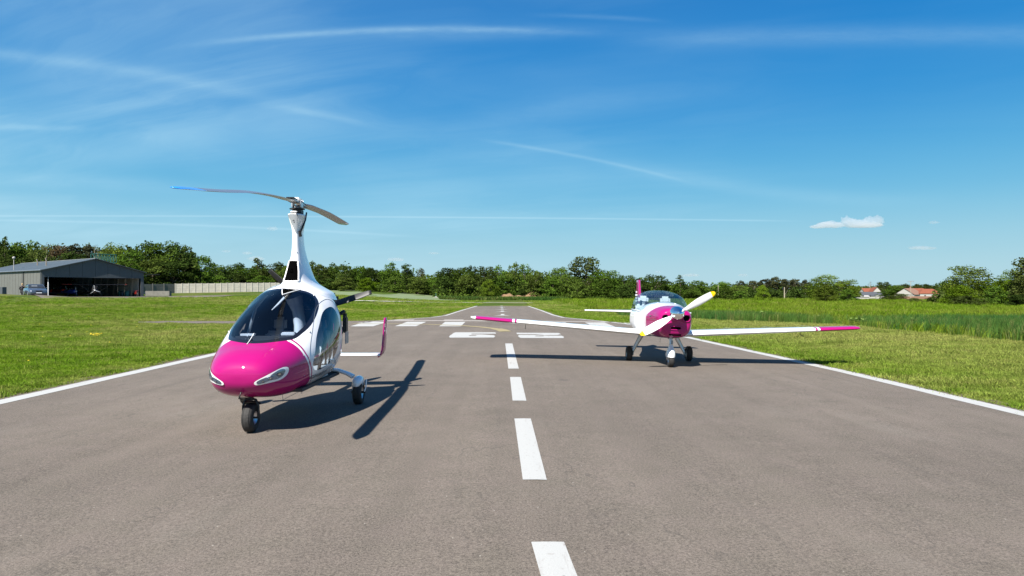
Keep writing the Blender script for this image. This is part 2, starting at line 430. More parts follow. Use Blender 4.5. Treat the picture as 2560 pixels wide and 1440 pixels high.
M['concrete'] = mat('pale_concrete', (0.42, 0.395, 0.34), 0.85, var=0.14, vscale=1.6, bump=0.2, bscale=12)
M['concretegrey'] = mat('weathered_concrete', (0.15, 0.145, 0.13), 0.9, var=0.2, vscale=1.6, bump=0.2, bscale=12)
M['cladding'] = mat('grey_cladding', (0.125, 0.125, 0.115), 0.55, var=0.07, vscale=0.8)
M['claddark'] = mat('shaded_and_dark_cladding', (0.065, 0.075, 0.083), 0.5, var=0.07, vscale=0.8)  # gable's shade is put into this colour; frame, pipe and container share it
M['roofmetal'] = mat('grey_roof_sheet', (0.06, 0.075, 0.085), 0.55, metal=0.1, var=0.12, vscale=0.6)
M['roofred'] = mat('red_roof_tiles', (0.19, 0.055, 0.025), 0.8, var=0.2, vscale=1.2)
M['roofdark'] = mat('dark_roof_tiles', (0.06, 0.065, 0.075), 0.7, var=0.15)
M['render'] = mat('white_render', (0.34, 0.33, 0.31), 0.85, var=0.06)
M['brick'] = mat('brick_red_wall', (0.20, 0.11, 0.075), 0.9, var=0.15)
M['window'] = mat('dark_window_glass', (0.03, 0.035, 0.04), 0.08, coat=0.5)
M['wood'] = mat('grey_wood', (0.24, 0.20, 0.16), 0.85, var=0.15)
M['green'] = mat('green_steel', (0.03, 0.13, 0.10), 0.5, var=0.1)
M['carblue'] = mat('car_blue_grey', (0.07, 0.085, 0.12), 0.3, metal=0.4, coat=1.0)
M['red'] = mat('red_paint', (0.22, 0.015, 0.01), 0.35, coat=0.6)
M['blue'] = mat('blue_paint', (0.02, 0.04, 0.22), 0.35, coat=0.6)
M['skin'] = mat('skin', (0.50, 0.30, 0.21), 0.6)
M['hair'] = mat('fair_hair', (0.32, 0.22, 0.11), 0.7)
M['coat'] = mat('black_cloth', (0.012, 0.012, 0.016), 0.85)
M['flower'] = mat('yellow_petals', (0.75, 0.55, 0.02), 0.7)

# ------------------------------------------------------------------ the lie of the land
def xc(y): return 0.31 - 0.0198 * y
def ground(x, y):
    x = np.asarray(x, float); y = np.asarray(y, float)
    fade = 1 - sstep(60, 95, y)
    g = (0.055 - 0.018 * np.minimum(np.abs(x - xc(y)), 7.4)) * fade - 0.05 * (1 - fade)
    g = g + 0.95 * sstep(24, 78, y) * sstep(-10, -34, x)
    g = g + 2.1 * sstep(112, 200, y) * sstep(-2, -60, x)
    g = g + 0.35 * sstep(60, 200, y) * (1 - sstep(40, 80, x)) - 1.7 * sstep(110, 300, y) * sstep(40, 110, x)
    g = g + 0.75 * np.exp(-(((x + 56) / 6.5) ** 2 + ((y - 73) / 6.0) ** 2))
    g = g + 0.02 * np.sin(x * 0.7 + y * 0.3) * sstep(9, 14, np.abs(x)) + 0.05 * np.sin(x * .13 + 1) * np.sin(y * .11) * sstep(9, 25, np.abs(x))
    return g
def gz(x, y): return float(ground(x, y))
def hit(px, py, up=0.0):
    """ground point seen at a photo pixel"""
    u, v = (px - 1280) / F, (HZ - py) / F
    y = 2.0; last = y
    while y < 900:
        if H + v * y < gz(u * y, y) + up: break
        last = y; y *= 1.01
    a, b = last, y
    for _ in range(30):
        c = (a + b) / 2
        if H + v * c < gz(u * c, c) + up: b = c
        else: a = c
    return (u * a, a)
def X(px, D): return (px - 1280) / F * D
def Z(py, D): return H + (HZ - py) / F * D

ys = np.concatenate([np.linspace(-40, 4, 12), 4 + (np.linspace(0, 1, 130) ** 2.1) * 640, [1000, 1800, 4000, 9000]])
xo = 12 + (np.linspace(0, 1, 45)[1:] ** 2.0) * 520
xs = np.concatenate([-xo[::-1], np.linspace(-12, 12, 61), xo]); xs = np.concatenate([[-9000, -3000, -1200], xs, [1200, 3000, 9000]])
XX, YY = np.meshgrid(xs, ys)
ZZ = ground(XX, YY) - 0.03
nv = len(xs)
idx = np.arange(len(xs) * len(ys)).reshape(len(ys), nv)
fq = np.stack([idx[:-1, :-1], idx[:-1, 1:], idx[1:, 1:], idx[1:, :-1]], -1).reshape(-1, 4)
terr = mesh_obj('ground', np.stack([XX, YY, ZZ], -1).reshape(-1, 3), fq, M['grass'], smooth=True)
tag(terr, kind='structure')

Lp = [hit(*p) for p in ((30, 993.9), (500, 891), (700, 846.8), (849, 814.2))]
d0 = ((Lp[1][0] - Lp[0][0]) / (Lp[1][1] - Lp[0][1]))
Lp = [(Lp[0][0] - d0 * (Lp[0][1] + 15), -15)] + Lp + [hit(*p) for p in ((890, 808), (960, 801), (1075, 793.5), (1110, 789), (1140, 779.5), (1165, 772), (1190, 764.8))]
Rp = [hit(*p) for p in ((2545, 1026), (2130, 930), (1800, 859), (1575, 810), (1464, 798.5), (1413, 794), (1387, 787.5), (1356, 776), (1324, 765.5))]
d0 = ((Rp[1][0] - Rp[0][0]) / (Rp[1][1] - Rp[0][1]))
Rp = [(Rp[0][0] - d0 * (Rp[0][1] + 15), -15)] + Rp
YE = min(Lp[-1][1], Rp[-1][1])
def xl(y): return np.interp(y, [p[1] for p in Lp], [p[0] for p in Lp])
def xr(y): return np.interp(y, [p[1] for p in Rp], [p[0] for p in Rp])
def sheet(name, rows, mat_, off, parent=None, kind=None, thick=0.0, ncol=24):
    """rows: (xa, ya, xb, yb) -> strip that follows the ground"""
    v = []; f = []
    for (xa, ya, xb, yb) in rows:
        for k in range(ncol + 1):
            t = k / ncol; x = xa + (xb - xa) * t; y = ya + (yb - ya) * t
            v.append((x, y, gz(x, y) + off))
    for i in range(len(rows) - 1):
        for k in range(ncol):
            a = i * (ncol + 1) + k; f.append((a, a + 1, a + ncol + 2, a + ncol + 1))
    o = mesh_obj(name, v, f, mat_, parent)
    bm = bmesh.new(); bm.from_mesh(o.data); bmesh.ops.recalc_face_normals(bm, faces=bm.faces[:])
    if sum(fc.normal.z for fc in bm.faces) < 0: bmesh.ops.reverse_faces(bm, faces=bm.faces[:])
    bm.to_mesh(o.data); bm.free()
    return tag(o, kind=kind)
ry = sorted(set(list(np.linspace(-15, YE, 90)) + [p[1] for p in Lp + Rp if p[1] < YE]))
wav = lambda y, s: 0.05 * noise.noise(Vector((y * 0.9, s, 0))) + 0.03 * noise.noise(Vector((y * 3.1, s, 4)))
runway = sheet('runway', [(float(xl(y)) - 0.10 + wav(y, 1), y, float(xr(y)) + 0.10 + wav(y, 9), y) for y in ry], M['asphalt'], 0.0, kind='structure', ncol=32)

tw_top = [hit(*p) for p in ((345, 804), (420, 802), (600, 802), (720, 802.5), (849, 802.5), (960, 800.5))]
tw_bot = [hit(*p) for p in ((345, 806), (420, 807.5), (600, 808.5), (720, 811), (849, 814.5), (960, 811))]
taxi = sheet('taxiway', [(a[0], a[1], b[0], b[1]) for a, b in zip(tw_top, tw_bot)], M['asphalt'], -0.008, kind='structure', ncol=6)

M['verge'] = mat('trodden_soil', (0.085, 0.060, 0.038), 0.95, var=.45, vscale=9, bump=.6, bscale=20)
def ribbon(name, pts, width, mat_, off, parent=None, kind=None, wavy=0.0, step=0.6):
    P = [Vector((a, b)) for a, b in pts]; out = []
    for i in range(len(P) - 1):
        n_ = max(2, int((P[i + 1] - P[i]).length / step))
        for k in range(n_): out.append(P[i].lerp(P[i + 1], k / n_))
    out.append(P[-1]); rows = []
    for i, p in enumerate(out):
        d = (out[min(i + 1, len(out) - 1)] - out[max(i - 1, 0)]).normalized(); nn = Vector((-d.y, d.x))
        wl = width / 2 * (1 + wavy * noise.noise(Vector((i * 0.8, 0, 3)))); wr = width / 2 * (1 + wavy * noise.noise(Vector((i * 0.8, 7, 3))))
        a = p + nn * wl; b = p - nn * wr
        rows.append((a.x, a.y, b.x, b.y))
    return sheet(name, rows, mat_, off, parent, kind, ncol=2)
def patch(name, cs, mat_, off=0.004, parent=runway, world=False, n_=5):
    """cs: BL BR TR TL photo pixels"""
    q = [Vector(c) for c in (cs if world else [hit(*c) for c in cs])]
    rows = []
    for k in range(n_ + 1):
        t = k / n_; a = q[0].lerp(q[3], t); b = q[1].lerp(q[2], t); rows.append((a.x, a.y, b.x, b.y))
    return sheet(name, rows, mat_, off, parent, ncol=n_)
lw = 0.30
ribbon('edge_line', [(p[0] + lw / 2, p[1]) for p in Lp[:5]], lw, M['mark'], 0.004, runway, wavy=0.10)
ribbon('edge_line', [(p[0] + 0.12, p[1]) for p in Lp[5:]], 0.22, M['mark'], 0.004, runway, wavy=0.25)
ribbon('edge_line', [(p[0] - lw / 2, p[1]) for p in Rp[:6]], lw, M['mark'], 0.004, runway, wavy=0.10)
ribbon('edge_line', [(p[0] - 0.13, p[1]) for p in Rp[5:]], 0.24, M['mark'], 0.004, runway, wavy=0.2)
for cs in (((1262, 1560.), (1460, 1560), (1410, 1356), (1328, 1356)), ((1307, 1200), (1367, 1200.5), (1327, 1047), (1286, 1047)), ((1281.5, 1002), (1316, 1002.5), (1302, 943), (1275, 943)), ((1271, 922), (1297, 922), (1281, 859), (1263, 859))):
    if cs[0][1] > 1500: cs = ((1386, 1560), (1490, 1560), (1410, 1356), (1328, 1356))
    patch('centre_dash', cs, M['mark'])
for cs in (((876, 815.8), (933, 815.8), (969, 804.6), (914, 804.6)), ((987, 815.6), (1040, 815.6), (1066, 804.6), (1018, 804.6)), ((1098, 815.8), (1152, 815.8), (1163.5, 804.8), (1113, 804.8)),
           ((1377, 817.5), (1432, 818), (1414, 806), (1366, 806)), ((1490, 818.5), (1543, 819), (1511, 806.5), (1462, 806.5)), ((1598, 819.5), (1652, 820), (1607, 807), (1557, 807))):
    patch('threshold_bar', cs, M['mark'])
ribbon('threshold_line', [hit(968, 802), hit(1110, 801.6), hit(1250, 802.4), hit(1420, 803.8), hit(1560, 806)], 0.75, M['markold'], 0.004, runway, wavy=0.1)
for cs in (((983, 801.0), (1033, 801.0), (1037, 799.2), (990, 799.2)), ((1108, 801), (1158, 801), (1160, 799.2), (1112, 799.2)), ((1275, 807), (1290, 807.5), (1288, 805.5), (1272, 805))):
    patch('faded_bar', cs, M['markold'], off=0.008)
ribbon('yellow_line', [hit(880, 809), hit(960, 809.5), hit(1070, 811), hit(1160, 814.6), hit(1205, 818), hit(1240, 822)], 0.32, M['markyellow'], 0.008, runway, wavy=0.15)
ribbon('yellow_line', [hit(1240, 822), hit(1254, 825), hit(1264, 829)], 0.5, M['markyellow'], 0.008, runway)
for i, (py, w2) in enumerate(((789, 21), (779.8, 17), (774.2, 14), (770.3, 12), (766.6, 9))):
    c = hit(1255.5 - i * 0.5, py); s_ = 1.0
    off_ = 0.006 + i * 0.006
    a = [(c[0] - 0.62, c[1]), (c[0] + 0.62, c[1]), (c[0] + 0.02, c[1] + 1.1), (c[0] - 0.02, c[1] + 1.1)]
    patch('arrow_head', a, M['mark'], off=off_, world=True, n_=2)
    a = [(c[0] - 0.13, c[1] + 0.3), (c[0] + 0.13, c[1] + 0.3), (c[0] + 0.13, c[1] + 3.2), (c[0] - 0.13, c[1] + 3.2)]
    patch('arrow_shaft', a, M['mark'], off=off_ + .004, world=True, n_=2)
# touchdown numbers: 29, painted for aircraft landing towards the camera
GLYPHS = {'9': (((1121, 844.2), (1238, 844), (1240, 831), (1131, 831)), [((.03, .97), (0, .99), 0, .14), ((0, .99), (0, .99), .14, .30), ((0, .43), (0, .43), .30, .42), ((.58, .98), (.58, .96), .30, .42), ((0, .96), (.02, .70), .42, .56), ((.02, .46), (.03, .46), .56, .72), ((.03, 1.0), (.04, 1.0), .72, .88), ((.04, 1.0), (.08, .97), .88, 1.0)]),
          '2': (((1296, 845), (1413, 845.5), (1399, 832.5), (1291, 832)), [((.05, .96), (.02, .99), 0, .14), ((.02, .99), (.01, 1.0), .14, .30), ((.01, .38), (.01, .40), .30, .43), ((.56, 1.0), (.58, .98), .30, .43), ((.02, .46), (.05, .72), .43, .56), ((.40, .90), (.62, .97), .56, .70), ((0, 1.0), (0, .99), .70, .88), ((0, .99), (0, .97), .88, 1.0)])}
for ch, (cs, strips) in GLYPHS.items():
    BL, BR, TR, TL = [Vector(hit(*c)) for c in cs]; mbg = MB()
    for (ua, ub), (uc, ud), v0, v1 in strips:
        n8 = 8; vs = []
        for (p_, q_, t) in ((ua, ub, v0), (uc, ud, v1)):
            for k in range(n8 + 1):
                a = p_ + (q_ - p_) * k / n8; p = BL.lerp(BR, a).lerp(TL.lerp(TR, a), t); vs.append((p.x, p.y, gz(p.x, p.y) + .004))
        mbg.add(vs, [(k, k + 1, n8 + 2 + k, n8 + 1 + k) for k in range(n8)])
    bmv = bmesh.new(); me_ = bpy.data.meshes.new('runway_number'); me_.from_pydata(mbg.v, [], mbg.f); bmv.from_mesh(me_); bmesh.ops.remove_doubles(bmv, verts=bmv.verts[:], dist=.002); bmv.to_mesh(me_); bmv.free()
    me_.materials.append(M['mark']); og = bpy.data.objects.new('runway_number', me_); C.objects.link(og); og.parent = runway

for nm_, pts_, sg in (('verge_soil', Lp[:4], -1), ('verge_soil', Rp[:5], 1), ('verge_soil', Lp[4:], -1), ('verge_soil', Rp[4:], 1)):
    ribbon(nm_, [(p[0] + sg * .20, p[1]) for p in pts_], .42, M['verge'], -.012, runway, wavy=.7, step=.25)
# dirt tracks, apron, soil heaps
tag(ribbon('dirt_track', [hit(700, 751), hit(862, 752.5), hit(1000, 754), hit(1120, 756.5), hit(1330, 758)], 1.6, M['concrete'], 0.06, wavy=0.6), kind='structure')
tag(ribbon('gravel_path', [hit(1040, 739.6), hit(1060, 742), hit(1090, 743.5), hit(1160, 745)], 2.0, M['concrete'], -0.01, wavy=0.6), kind='structure')
ap = [hit(110, 747.5), hit(200, 746), hit(320, 745.3), hit(430, 744.6), hit(500, 744)]
ap2 = [(-73, 98), (-66, 106), (-60.5, 115), (-56, 121), (-50, 123)]
tag(sheet('apron', [(a[0], a[1], b[0], b[1]) for a, b in zip(ap, ap2)], M['asphalt'], -0.005, ncol=10), kind='structure')

# ------------------------------------------------------------------ scattering (one object each, instanced tufts)
protos = bpy.data.collections.new('tufts')
def tuft(name, nb, h, spread, wd, lean, mat_, seed, seg=3):
    r = np.random.default_rng(seed); v = []; f = []
    for i in range(nb):
        a = r.uniform(0, 6.283); bx, by = r.normal(0, spread, 2); hh = h * r.uniform(0.55, 1.1); ln = lean * hh * r.uniform(0.2, 1.2); la = r.uniform(0, 6.283)
        ca, sa = math.cos(a), math.sin(a)
        b0 = len(v)
        for k in range(seg):
            t = k / seg; wk = wd * (1 - 0.6 * t) / 2
            cx, cy = bx + math.cos(la) * ln * t * t, by + math.sin(la) * ln * t * t
            v += [(cx - ca * wk, cy - sa * wk, hh * t), (cx + ca * wk, cy + sa * wk, hh * t)]
        v.append((bx + math.cos(la) * ln, by + math.sin(la) * ln, hh * (1 - 0.15 * lean)))
        for k in range(seg - 1): f.append((b0 + 2 * k, b0 + 2 * k + 1, b0 + 2 * k + 3, b0 + 2 * k + 2))
        f.append((b0 + 2 * seg - 2, b0 + 2 * seg - 1, b0 + 2 * seg))
    me = bpy.data.meshes.new(name); me.from_pydata(v, [], f); me.materials.append(mat_)
    return bpy.data.objects.new(name, me)
def scatter(name, pts, scale, protos_, label=None, cat=None):
    col = bpy.data.collections.new(name + '_source')
    for p in protos_: col.objects.link(p)
    n_ = len(pts)
    me = bpy.data.meshes.new(name); me.from_pydata(pts.tolist(), [], [])
    at = me.attributes.new('sc', 'FLOAT', 'POINT'); at.data.foreach_set('value', scale.astype(np.float32))
    at = me.attributes.new('rz', 'FLOAT_VECTOR', 'POINT')
    rv = np.zeros((n_, 3), np.float32); rv[:, 2] = rng.uniform(0, 6.283, n_); at.data.foreach_set('vector', rv.ravel())
    o = bpy.data.objects.new(name, me); C.objects.link(o)
    ng = bpy.data.node_groups.new(name, 'GeometryNodeTree')
    ng.interface.new_socket('Geometry', in_out='INPUT', socket_type='NodeSocketGeometry'); ng.interface.new_socket('Geometry', in_out='OUTPUT', socket_type='NodeSocketGeometry')
    gi = ng.nodes.new('NodeGroupInput'); go = ng.nodes.new('NodeGroupOutput')
    ci = ng.nodes.new('GeometryNodeCollectionInfo'); ci.inputs[0].default_value = col; ci.inputs[1].default_value = True; ci.inputs[2].default_value = True
    ip = ng.nodes.new('GeometryNodeInstanceOnPoints'); ip.inputs['Pick Instance'].default_value = True
    a1 = ng.nodes.new('GeometryNodeInputNamedAttribute'); a1.data_type = 'FLOAT'; a1.inputs[0].default_value = 'sc'
    a2 = ng.nodes.new('GeometryNodeInputNamedAttribute'); a2.data_type = 'FLOAT_VECTOR'; a2.inputs[0].default_value = 'rz'
    L = ng.links
    L.new(gi.outputs[0], ip.inputs['Points']); L.new(ci.outputs[0], ip.inputs['Instance'])
    L.new(a2.outputs[0], ip.inputs['Rotation']); L.new(a1.outputs[0], ip.inputs['Scale']); L.new(ip.outputs[0], go.inputs[0])
    md = o.modifiers.new('scatter', 'NODES'); md.node_group = ng
    return tag(o, label, cat, kind='stuff')
def onrunway(x, y, m=0.0):
    a = (x > xl(y) - m) & (x < xr(y) + m) & (y < YE + m)
    t1y = np.interp(x, [p[0] for p in tw_top], [p[1] for p in tw_top]); t2y = np.interp(x, [p[0] for p in tw_bot], [p[1] for p in tw_bot])
    b = (x > tw_top[0][0]) & (x < tw_top[-1][0] + 1) & (y < t1y + m) & (y > t2y - m)
    c = (y > np.interp(x, [p[0] for p in ap], [p[1] for p in ap]) - 0.5) & (x > -75) & (x < ap[-1][0]) & (y > 70)
    return a | b | c
cropF = [hit(*p) for p in ((1560, 790), (1700, 795), (1800, 800.5), (1950, 806), (2100, 812), (2250, 820), (2400, 832), (2560, 847))]
d0 = Vector(cropF[-1]) - Vector(cropF[-2]); d0.normalize(); cropF.append(tuple(Vector(cropF[-1]) + d0 * 14))
cx_ = [p[0] for p in cropF][::-1]; 
def yfront(x): return np.interp(x, [p[0] for p in sorted(cropF)], [p[1] for p in sorted(cropF)])
def inband(x, y, a, b): return (x > min(p[0] for p in cropF)) & (y > yfront(x) + a) & (y < yfront(x) + b)
def pts_in(y0, y1, dens, xa, xb, cond):
    n_ = int((y1 - y0) * (xb(y1) - xa(y1)) * dens)
    y = rng.uniform(y0, y1, n_); lo = xa(y1); hi = xb(y1); x = rng.uniform(lo, hi, n_)
    k = (x > xa(y)) & (x < xb(y)) & cond(x, y); x, y = x[k], y[k]
    return np.stack([x, y, ground(x, y) - 0.035], -1)
LA = lambda y: -0.80 * y - 3; RA = lambda y: 0.80 * y + 3
edge = lambda x, y: ~onrunway(x, y, -0.14)
P, S = [], []
for (y0, y1, dens, sc0) in ((7, 16, 330, 1.0), (16, 24, 200, 1.1), (24, 36, 110, 1.15), (36, 55, 55, 1.35), (55, 80, 24, 1.6), (80, 128, 7, 2.2)):
    for (xa, xb) in ((LA, lambda y: xl(y)), (lambda y: xr(y), RA)):
        p = pts_in(y0, y1, dens, (lambda q: (lambda y: q(np.asarray(y))))(xa), (lambda q: (lambda y: q(np.asarray(y))))(xb), lambda x, y: edge(x, y) & ~inband(x, y, 0.3, 500))
        # bare, trodden fringe along the edge line: fewer and smaller tufts
        dist = np.minimum(np.abs(p[:, 0] - xl(p[:, 1])), np.abs(p[:, 0] - xr(p[:, 1])))
        nz = np.array([noise.noise(Vector((a * 1.3, b * 1.3, 0))) for a, b in p[:, :2]])
        sgn_ = np.where((p[:, 0] > xl(p[:, 1])) & (p[:, 0] < xr(p[:, 1])), -1, 1)
        keep = (dist * sgn_ > 0.14 + 0.60 * nz) | (rng.uniform(0, 1, len(p)) < 0.25)
        p = p[keep]; nz = nz[keep]
        nl = np.array([noise.noise(Vector((a * 0.35, b * 0.5, 5))) for a, b in p[:, :2]])
        P.append(p); S.append(sc0 * (1.12 + 0.7 * nz + 0.6 * nl) * rng.uniform(0.7, 1.25, len(p)))
P = np.concatenate(P); S = np.concatenate(S)
print('grass tufts', len(P))
scatter('grass', P, S, [tuft('tuft', 11, 0.085, 0.040, 0.008, 0.7, M['turf'], 1), tuft('tuft', 9, 0.070, 0.045, 0.009, 1.1, M['turf'], 2), tuft('tuft', 13, 0.055, 0.06, 0.014, 1.3, M['turf'], 3, 2), tuft('tuft', 14, 0.05, 0.07, 0.012, 1.2, M['turf'], 4, 2)])
cp = []
for (y0, y1, dens) in ((14, 32, 55), (32, 52, 40)):
    cp.append(pts_in(y0, y1, dens, lambda y: 4.0 + 0 * np.asarray(y), lambda y: 0.8 * np.asarray(y) + 6, lambda x, y: inband(x, y, 0.0, 9.0)))
cp = np.concatenate(cp); nn_ = np.array([noise.noise(Vector((a * 0.8, b * 0.8, 0))) for a, b in cp[:, :2]])
print('crop', len(cp))
scatter('cereal_crop', cp, (1 + 0.22 * nn_) * rng.uniform(0.85, 1.1, len(cp)), [tuft('stalks', 9, 0.60, 0.10, 0.014, 0.25, M['crop'], 11, 4), tuft('stalks', 9, 0.56, 0.12, 0.016, 0.35, M['crop'], 12, 4)])
mp = []
for (y0, y1, dens) in ((18, 40, 16), (40, 70, 8), (70, 130, 2.5)):
    mp.append(pts_in(y0, y1, dens, lambda y: 2.0 + 0 * np.asarray(y), lambda y: 0.8 * np.asarray(y) + 6, lambda x, y: (inband(x, y, 9.0, 500) | ((y > 95) & (x > 12)))))
mp = np.concatenate(mp); nn_ = np.array([noise.noise(Vector((a * 0.15, b * 0.3, 0))) for a, b in mp[:, :2]])
scatter('meadow_grass', mp, (1 + 0.5 * nn_) * rng.uniform(0.8, 1.2, len(mp)) * np.interp(mp[:, 1], [20, 120], [0.9, 1.6]), [tuft('stalks', 14, 0.40, 0.25, 0.02, 0.5, M['meadow'], 21, 3), tuft('stalks', 14, 0.34, 0.28, 0.025, 0.6, M['meadow'], 22, 3)])
# dandelions in the mown grass
def flowers(px0, px1, py0, py1, n_):
    out = []
    for _ in range(n_):
        x, y = hit(random.uniform(px0, px1), random.uniform(py0, py1))
        if onrunway(np.array(x), np.array(y), .2): continue
        out.append((x, y, gz(x, y) + 0.03))
    return out
fl = flowers(225, 255, 835, 841, 26) + flowers(845, 885, 771, 775, 40) + flowers(60, 520, 800, 920, 10) + flowers(20, 400, 770, 800, 12)
mbf = MB()
for (x, y, z) in fl: mbf.lathe([(0.0, 0.0), (0.022, 0.004), (0.018, 0.016), (0.0, 0.018)], c=(x, y, z), n=7)
tag(mbf.build('dandelion_flowers', M['flower']), kind='stuff')
# broad-leaved weeds at the foot of the crop
def weed(px, py, s, label):
    x, y = hit(px, py); mb = MB(); r = random.Random(px)
    for i in range(16):
        a = r.uniform(0, 6.28); l = s * r.uniform(0.5, 1.0); h0 = s * r.uniform(0.0, 0.9); w2 = l * 0.22
        d = Vector((math.cos(a), math.sin(a), 0)); n2 = Vector((-d.y, d.x, 0))
        p0 = Vector((x, y, gz(x, y) - 0.02 + h0)); p1 = p0 + d * l * 0.35 + Vector((0, 0, l * 0.25)); p2 = p0 + d * l * 0.7 + Vector((0, 0, l * 0.18))
        mb.add([p0, p1 + n2 * w2, p2, p1 - n2 * w2], [(0, 1, 2, 3)])
    mb.tube([(x, y, gz(x, y) - 0.03), (x, y, gz(x, y) + s)], 0.012, 6)
    tag(mb.build('weed_plant', M['turfpale']), label, 'plant', 'pale broad-leaved weeds at the edge of the crop')
M['turfpale'] = leafmat('pale_weed_leaves', (0.13, 0.20, 0.05), (0.17, 0.24, 0.07))
for px, py, s, lb in ((1903, 797, .55, 'pale leafy weed standing alone in front of the crop right of the propeller'), (2045, 803, .35, 'low pale weed at the crop edge above the right wing'), (2075, 806, .35, 'low pale weed at crop edge by the wing tip stripe'),
                      (2128, 812, .35, 'small pale weed above the magenta wing tip'), (2145, 813, .42, 'broad pale weed just right of the magenta wing tip'), (2160, 814, .40, 'large leafed pale weed at the crop edge beyond the wing tip'), (2178, 815, .25, 'flat pale weed lying in front of the crop beyond the wing tip'), (2277, 820, .5, 'pale flowering weed in the crop below the red roofed houses')):
    weed(px, py, s, lb)

# ------------------------------------------------------------------ shells (aircraft bodies cut into hull, frames and panes)
def surf(St, s, th):
    zt, zb, zm, w_, n_ = [pchip(St[:, 0], St[:, i], s) for i in range(1, 6)]
    cx, sx = np.cos(th), np.sin(th); nl = n_ + 0.35
    x = w_ * np.sign(cx) * np.where(sx > 0, np.abs(cx) ** (2 / n_), np.abs(cx) ** (2 / nl))
    z = np.where(sx > 0, zm + (zt - zm) * np.abs(sx) ** (2 / n_), zm - (zm - zb) * np.abs(sx) ** (2 / nl))
    return x, z
def spline(poly, k=8):
    P = np.array(poly, float); n_ = len(P); out = []
    for i in range(n_):
        a, b, c, d = P[i - 1], P[i], P[(i + 1) % n_], P[(i + 2) % n_]
        for j in range(k):
            t = j / k
            out.append(0.5 * ((2 * b) + (-a + c) * t + (2 * a - 5 * b + 4 * c - d) * t * t + (-a + 3 * b - 3 * c + d) * t ** 3))
    return np.array(out)
def sdist(P, pts):
    """signed distance of pts to closed polygon P, negative inside"""
    A = P; B = np.roll(P, -1, 0); d2 = np.full(len(pts), 1e9); ins = np.zeros(len(pts), bool)
    for a, b in zip(A, B):
        e = b - a; w_ = pts - a; t = np.clip((w_ @ e) / (e @ e + 1e-12), 0, 1)
        d2 = np.minimum(d2, ((w_ - t[:, None] * e) ** 2).sum(1))
        c = ((a[1] > pts[:, 1]) != (b[1] > pts[:, 1]))
        with np.errstate(divide='ignore', invalid='ignore'):
            xi = (b[0] - a[0]) * (pts[:, 1] - a[1]) / (b[1] - a[1]) + a[0]
        ins ^= c & (pts[:, 0] < xi)
    return np.where(ins, -1, 1) * np.sqrt(d2)
TS = 0.6
def shell(St, srow, nth, regions, y0, livery=None):
    """regions: [(polygon in (s, theta), band width)] -> verts, tris, class per tri, livery per vertex.
    class 0 = hull, 1+2i = frame band of region i, 2+2i = pane of region i"""
    St = np.array(St, float); th = np.linspace(-math.pi / 2, 1.5 * math.pi, nth + 1)
    S, T = np.meshgrid(srow, th, indexing='ij'); par = np.stack([S.ravel(), T.ravel() * TS], -1)
    nr, nc = S.shape; ix = np.arange(nr * nc).reshape(nr, nc)
    a, b, c, d = ix[:-1, :-1].ravel(), ix[:-1, 1:].ravel(), ix[1:, 1:].ravel(), ix[1:, :-1].ravel()
    tri = np.concatenate([np.stack([a, b, c], -1), np.stack([a, c, d], -1)])
    ed = np.unique(np.sort(np.concatenate([tri[:, [0, 1]], tri[:, [1, 2]], tri[:, [0, 2]]]), axis=1), axis=0)
    locked = np.zeros(len(par), bool); cls = np.zeros(len(tri), int)
    polys = [(spline([(p[0], p[1] * TS) for p in poly]), band) for poly, band in regions]
    for P, band in polys:
        for L in ([0.0, -band] if band else [0.0]):
            Fv = sdist(P, par) - L
            near = ed[(Fv[ed[:, 0]] * Fv[ed[:, 1]] < 0)]
            for i, j in near:
                fi, fj = Fv[i], Fv[j]
                if fi * fj >= 0: continue
                t = fi / (fi - fj); k, o_, tt = (i, j, t) if t < 0.5 else (j, i, 1 - t)
                if locked[k]:
                    continue
                par[k] = par[k] + (par[o_] - par[k]) * tt; Fv[k] = 0; locked[k] = True
    for ri, (P, band) in enumerate(polys):
        Fv = sdist(P, par)[tri].mean(1)
        if band:
            cls[(Fv < 0) & (Fv > -band)] = 1 + 2 * ri; cls[Fv <= -band] = 2 + 2 * ri
        else: cls[Fv < 0] = 2 + 2 * ri
    s_, t_ = par[:, 0], par[:, 1] / TS
    x, z = surf(St, s_, t_)
    V_ = np.stack([x, s_ + y0, z], -1)
    lv = livery(s_, t_, x, z) if livery else np.ones(len(V_))
    return V_, tri, cls, lv
def shell_part(name, V_, tri, cls, which, mat_, parent, lv=None, off=0.0):
    f = tri[np.isin(cls, which)]; used, inv = np.unique(f, return_inverse=True)
    o = mesh_obj(name, V_[used], inv.reshape(-1, 3), mat_, parent)
    me = o.data
    if lv is not None:
        at = me.attributes.new('livery', 'FLOAT', 'POINT'); at.data.foreach_set('value', lv[used].astype(np.float32))
    bm = bmesh.new(); bm.from_mesh(me); bmesh.ops.remove_doubles(bm, verts=bm.verts[:], dist=0.0008); bmesh.ops.recalc_face_normals(bm, faces=bm.faces[:])
    cen = Vector(V_.mean(0).tolist()); k = sum((f_.calc_center_median() - cen).dot(f_.normal) * f_.calc_area() for f_ in bm.faces)
    if k < 0: bmesh.ops.reverse_faces(bm, faces=bm.faces[:])
    if off:
        bm.normal_update(); mv = [(v, v.normal.copy()) for v in bm.verts]
        for v, n_ in mv: v.co += n_ * off
    bm.to_mesh(me); bm.free()
    me.polygons.foreach_set('use_smooth', [True] * len(me.polygons))
    return o
def bvh_of(V_, tri): return BVHTree.FromPolygons([Vector(p) for p in V_.tolist()], tri.tolist())
def cast(bv, p, d, off):
    h = bv.ray_cast(Vector(p), Vector(d), 20)
    if h[0] is None: return None
    n_ = h[1] if h[1].dot(Vector(d)) < 0 else -h[1]
    return h[0] + n_ * off
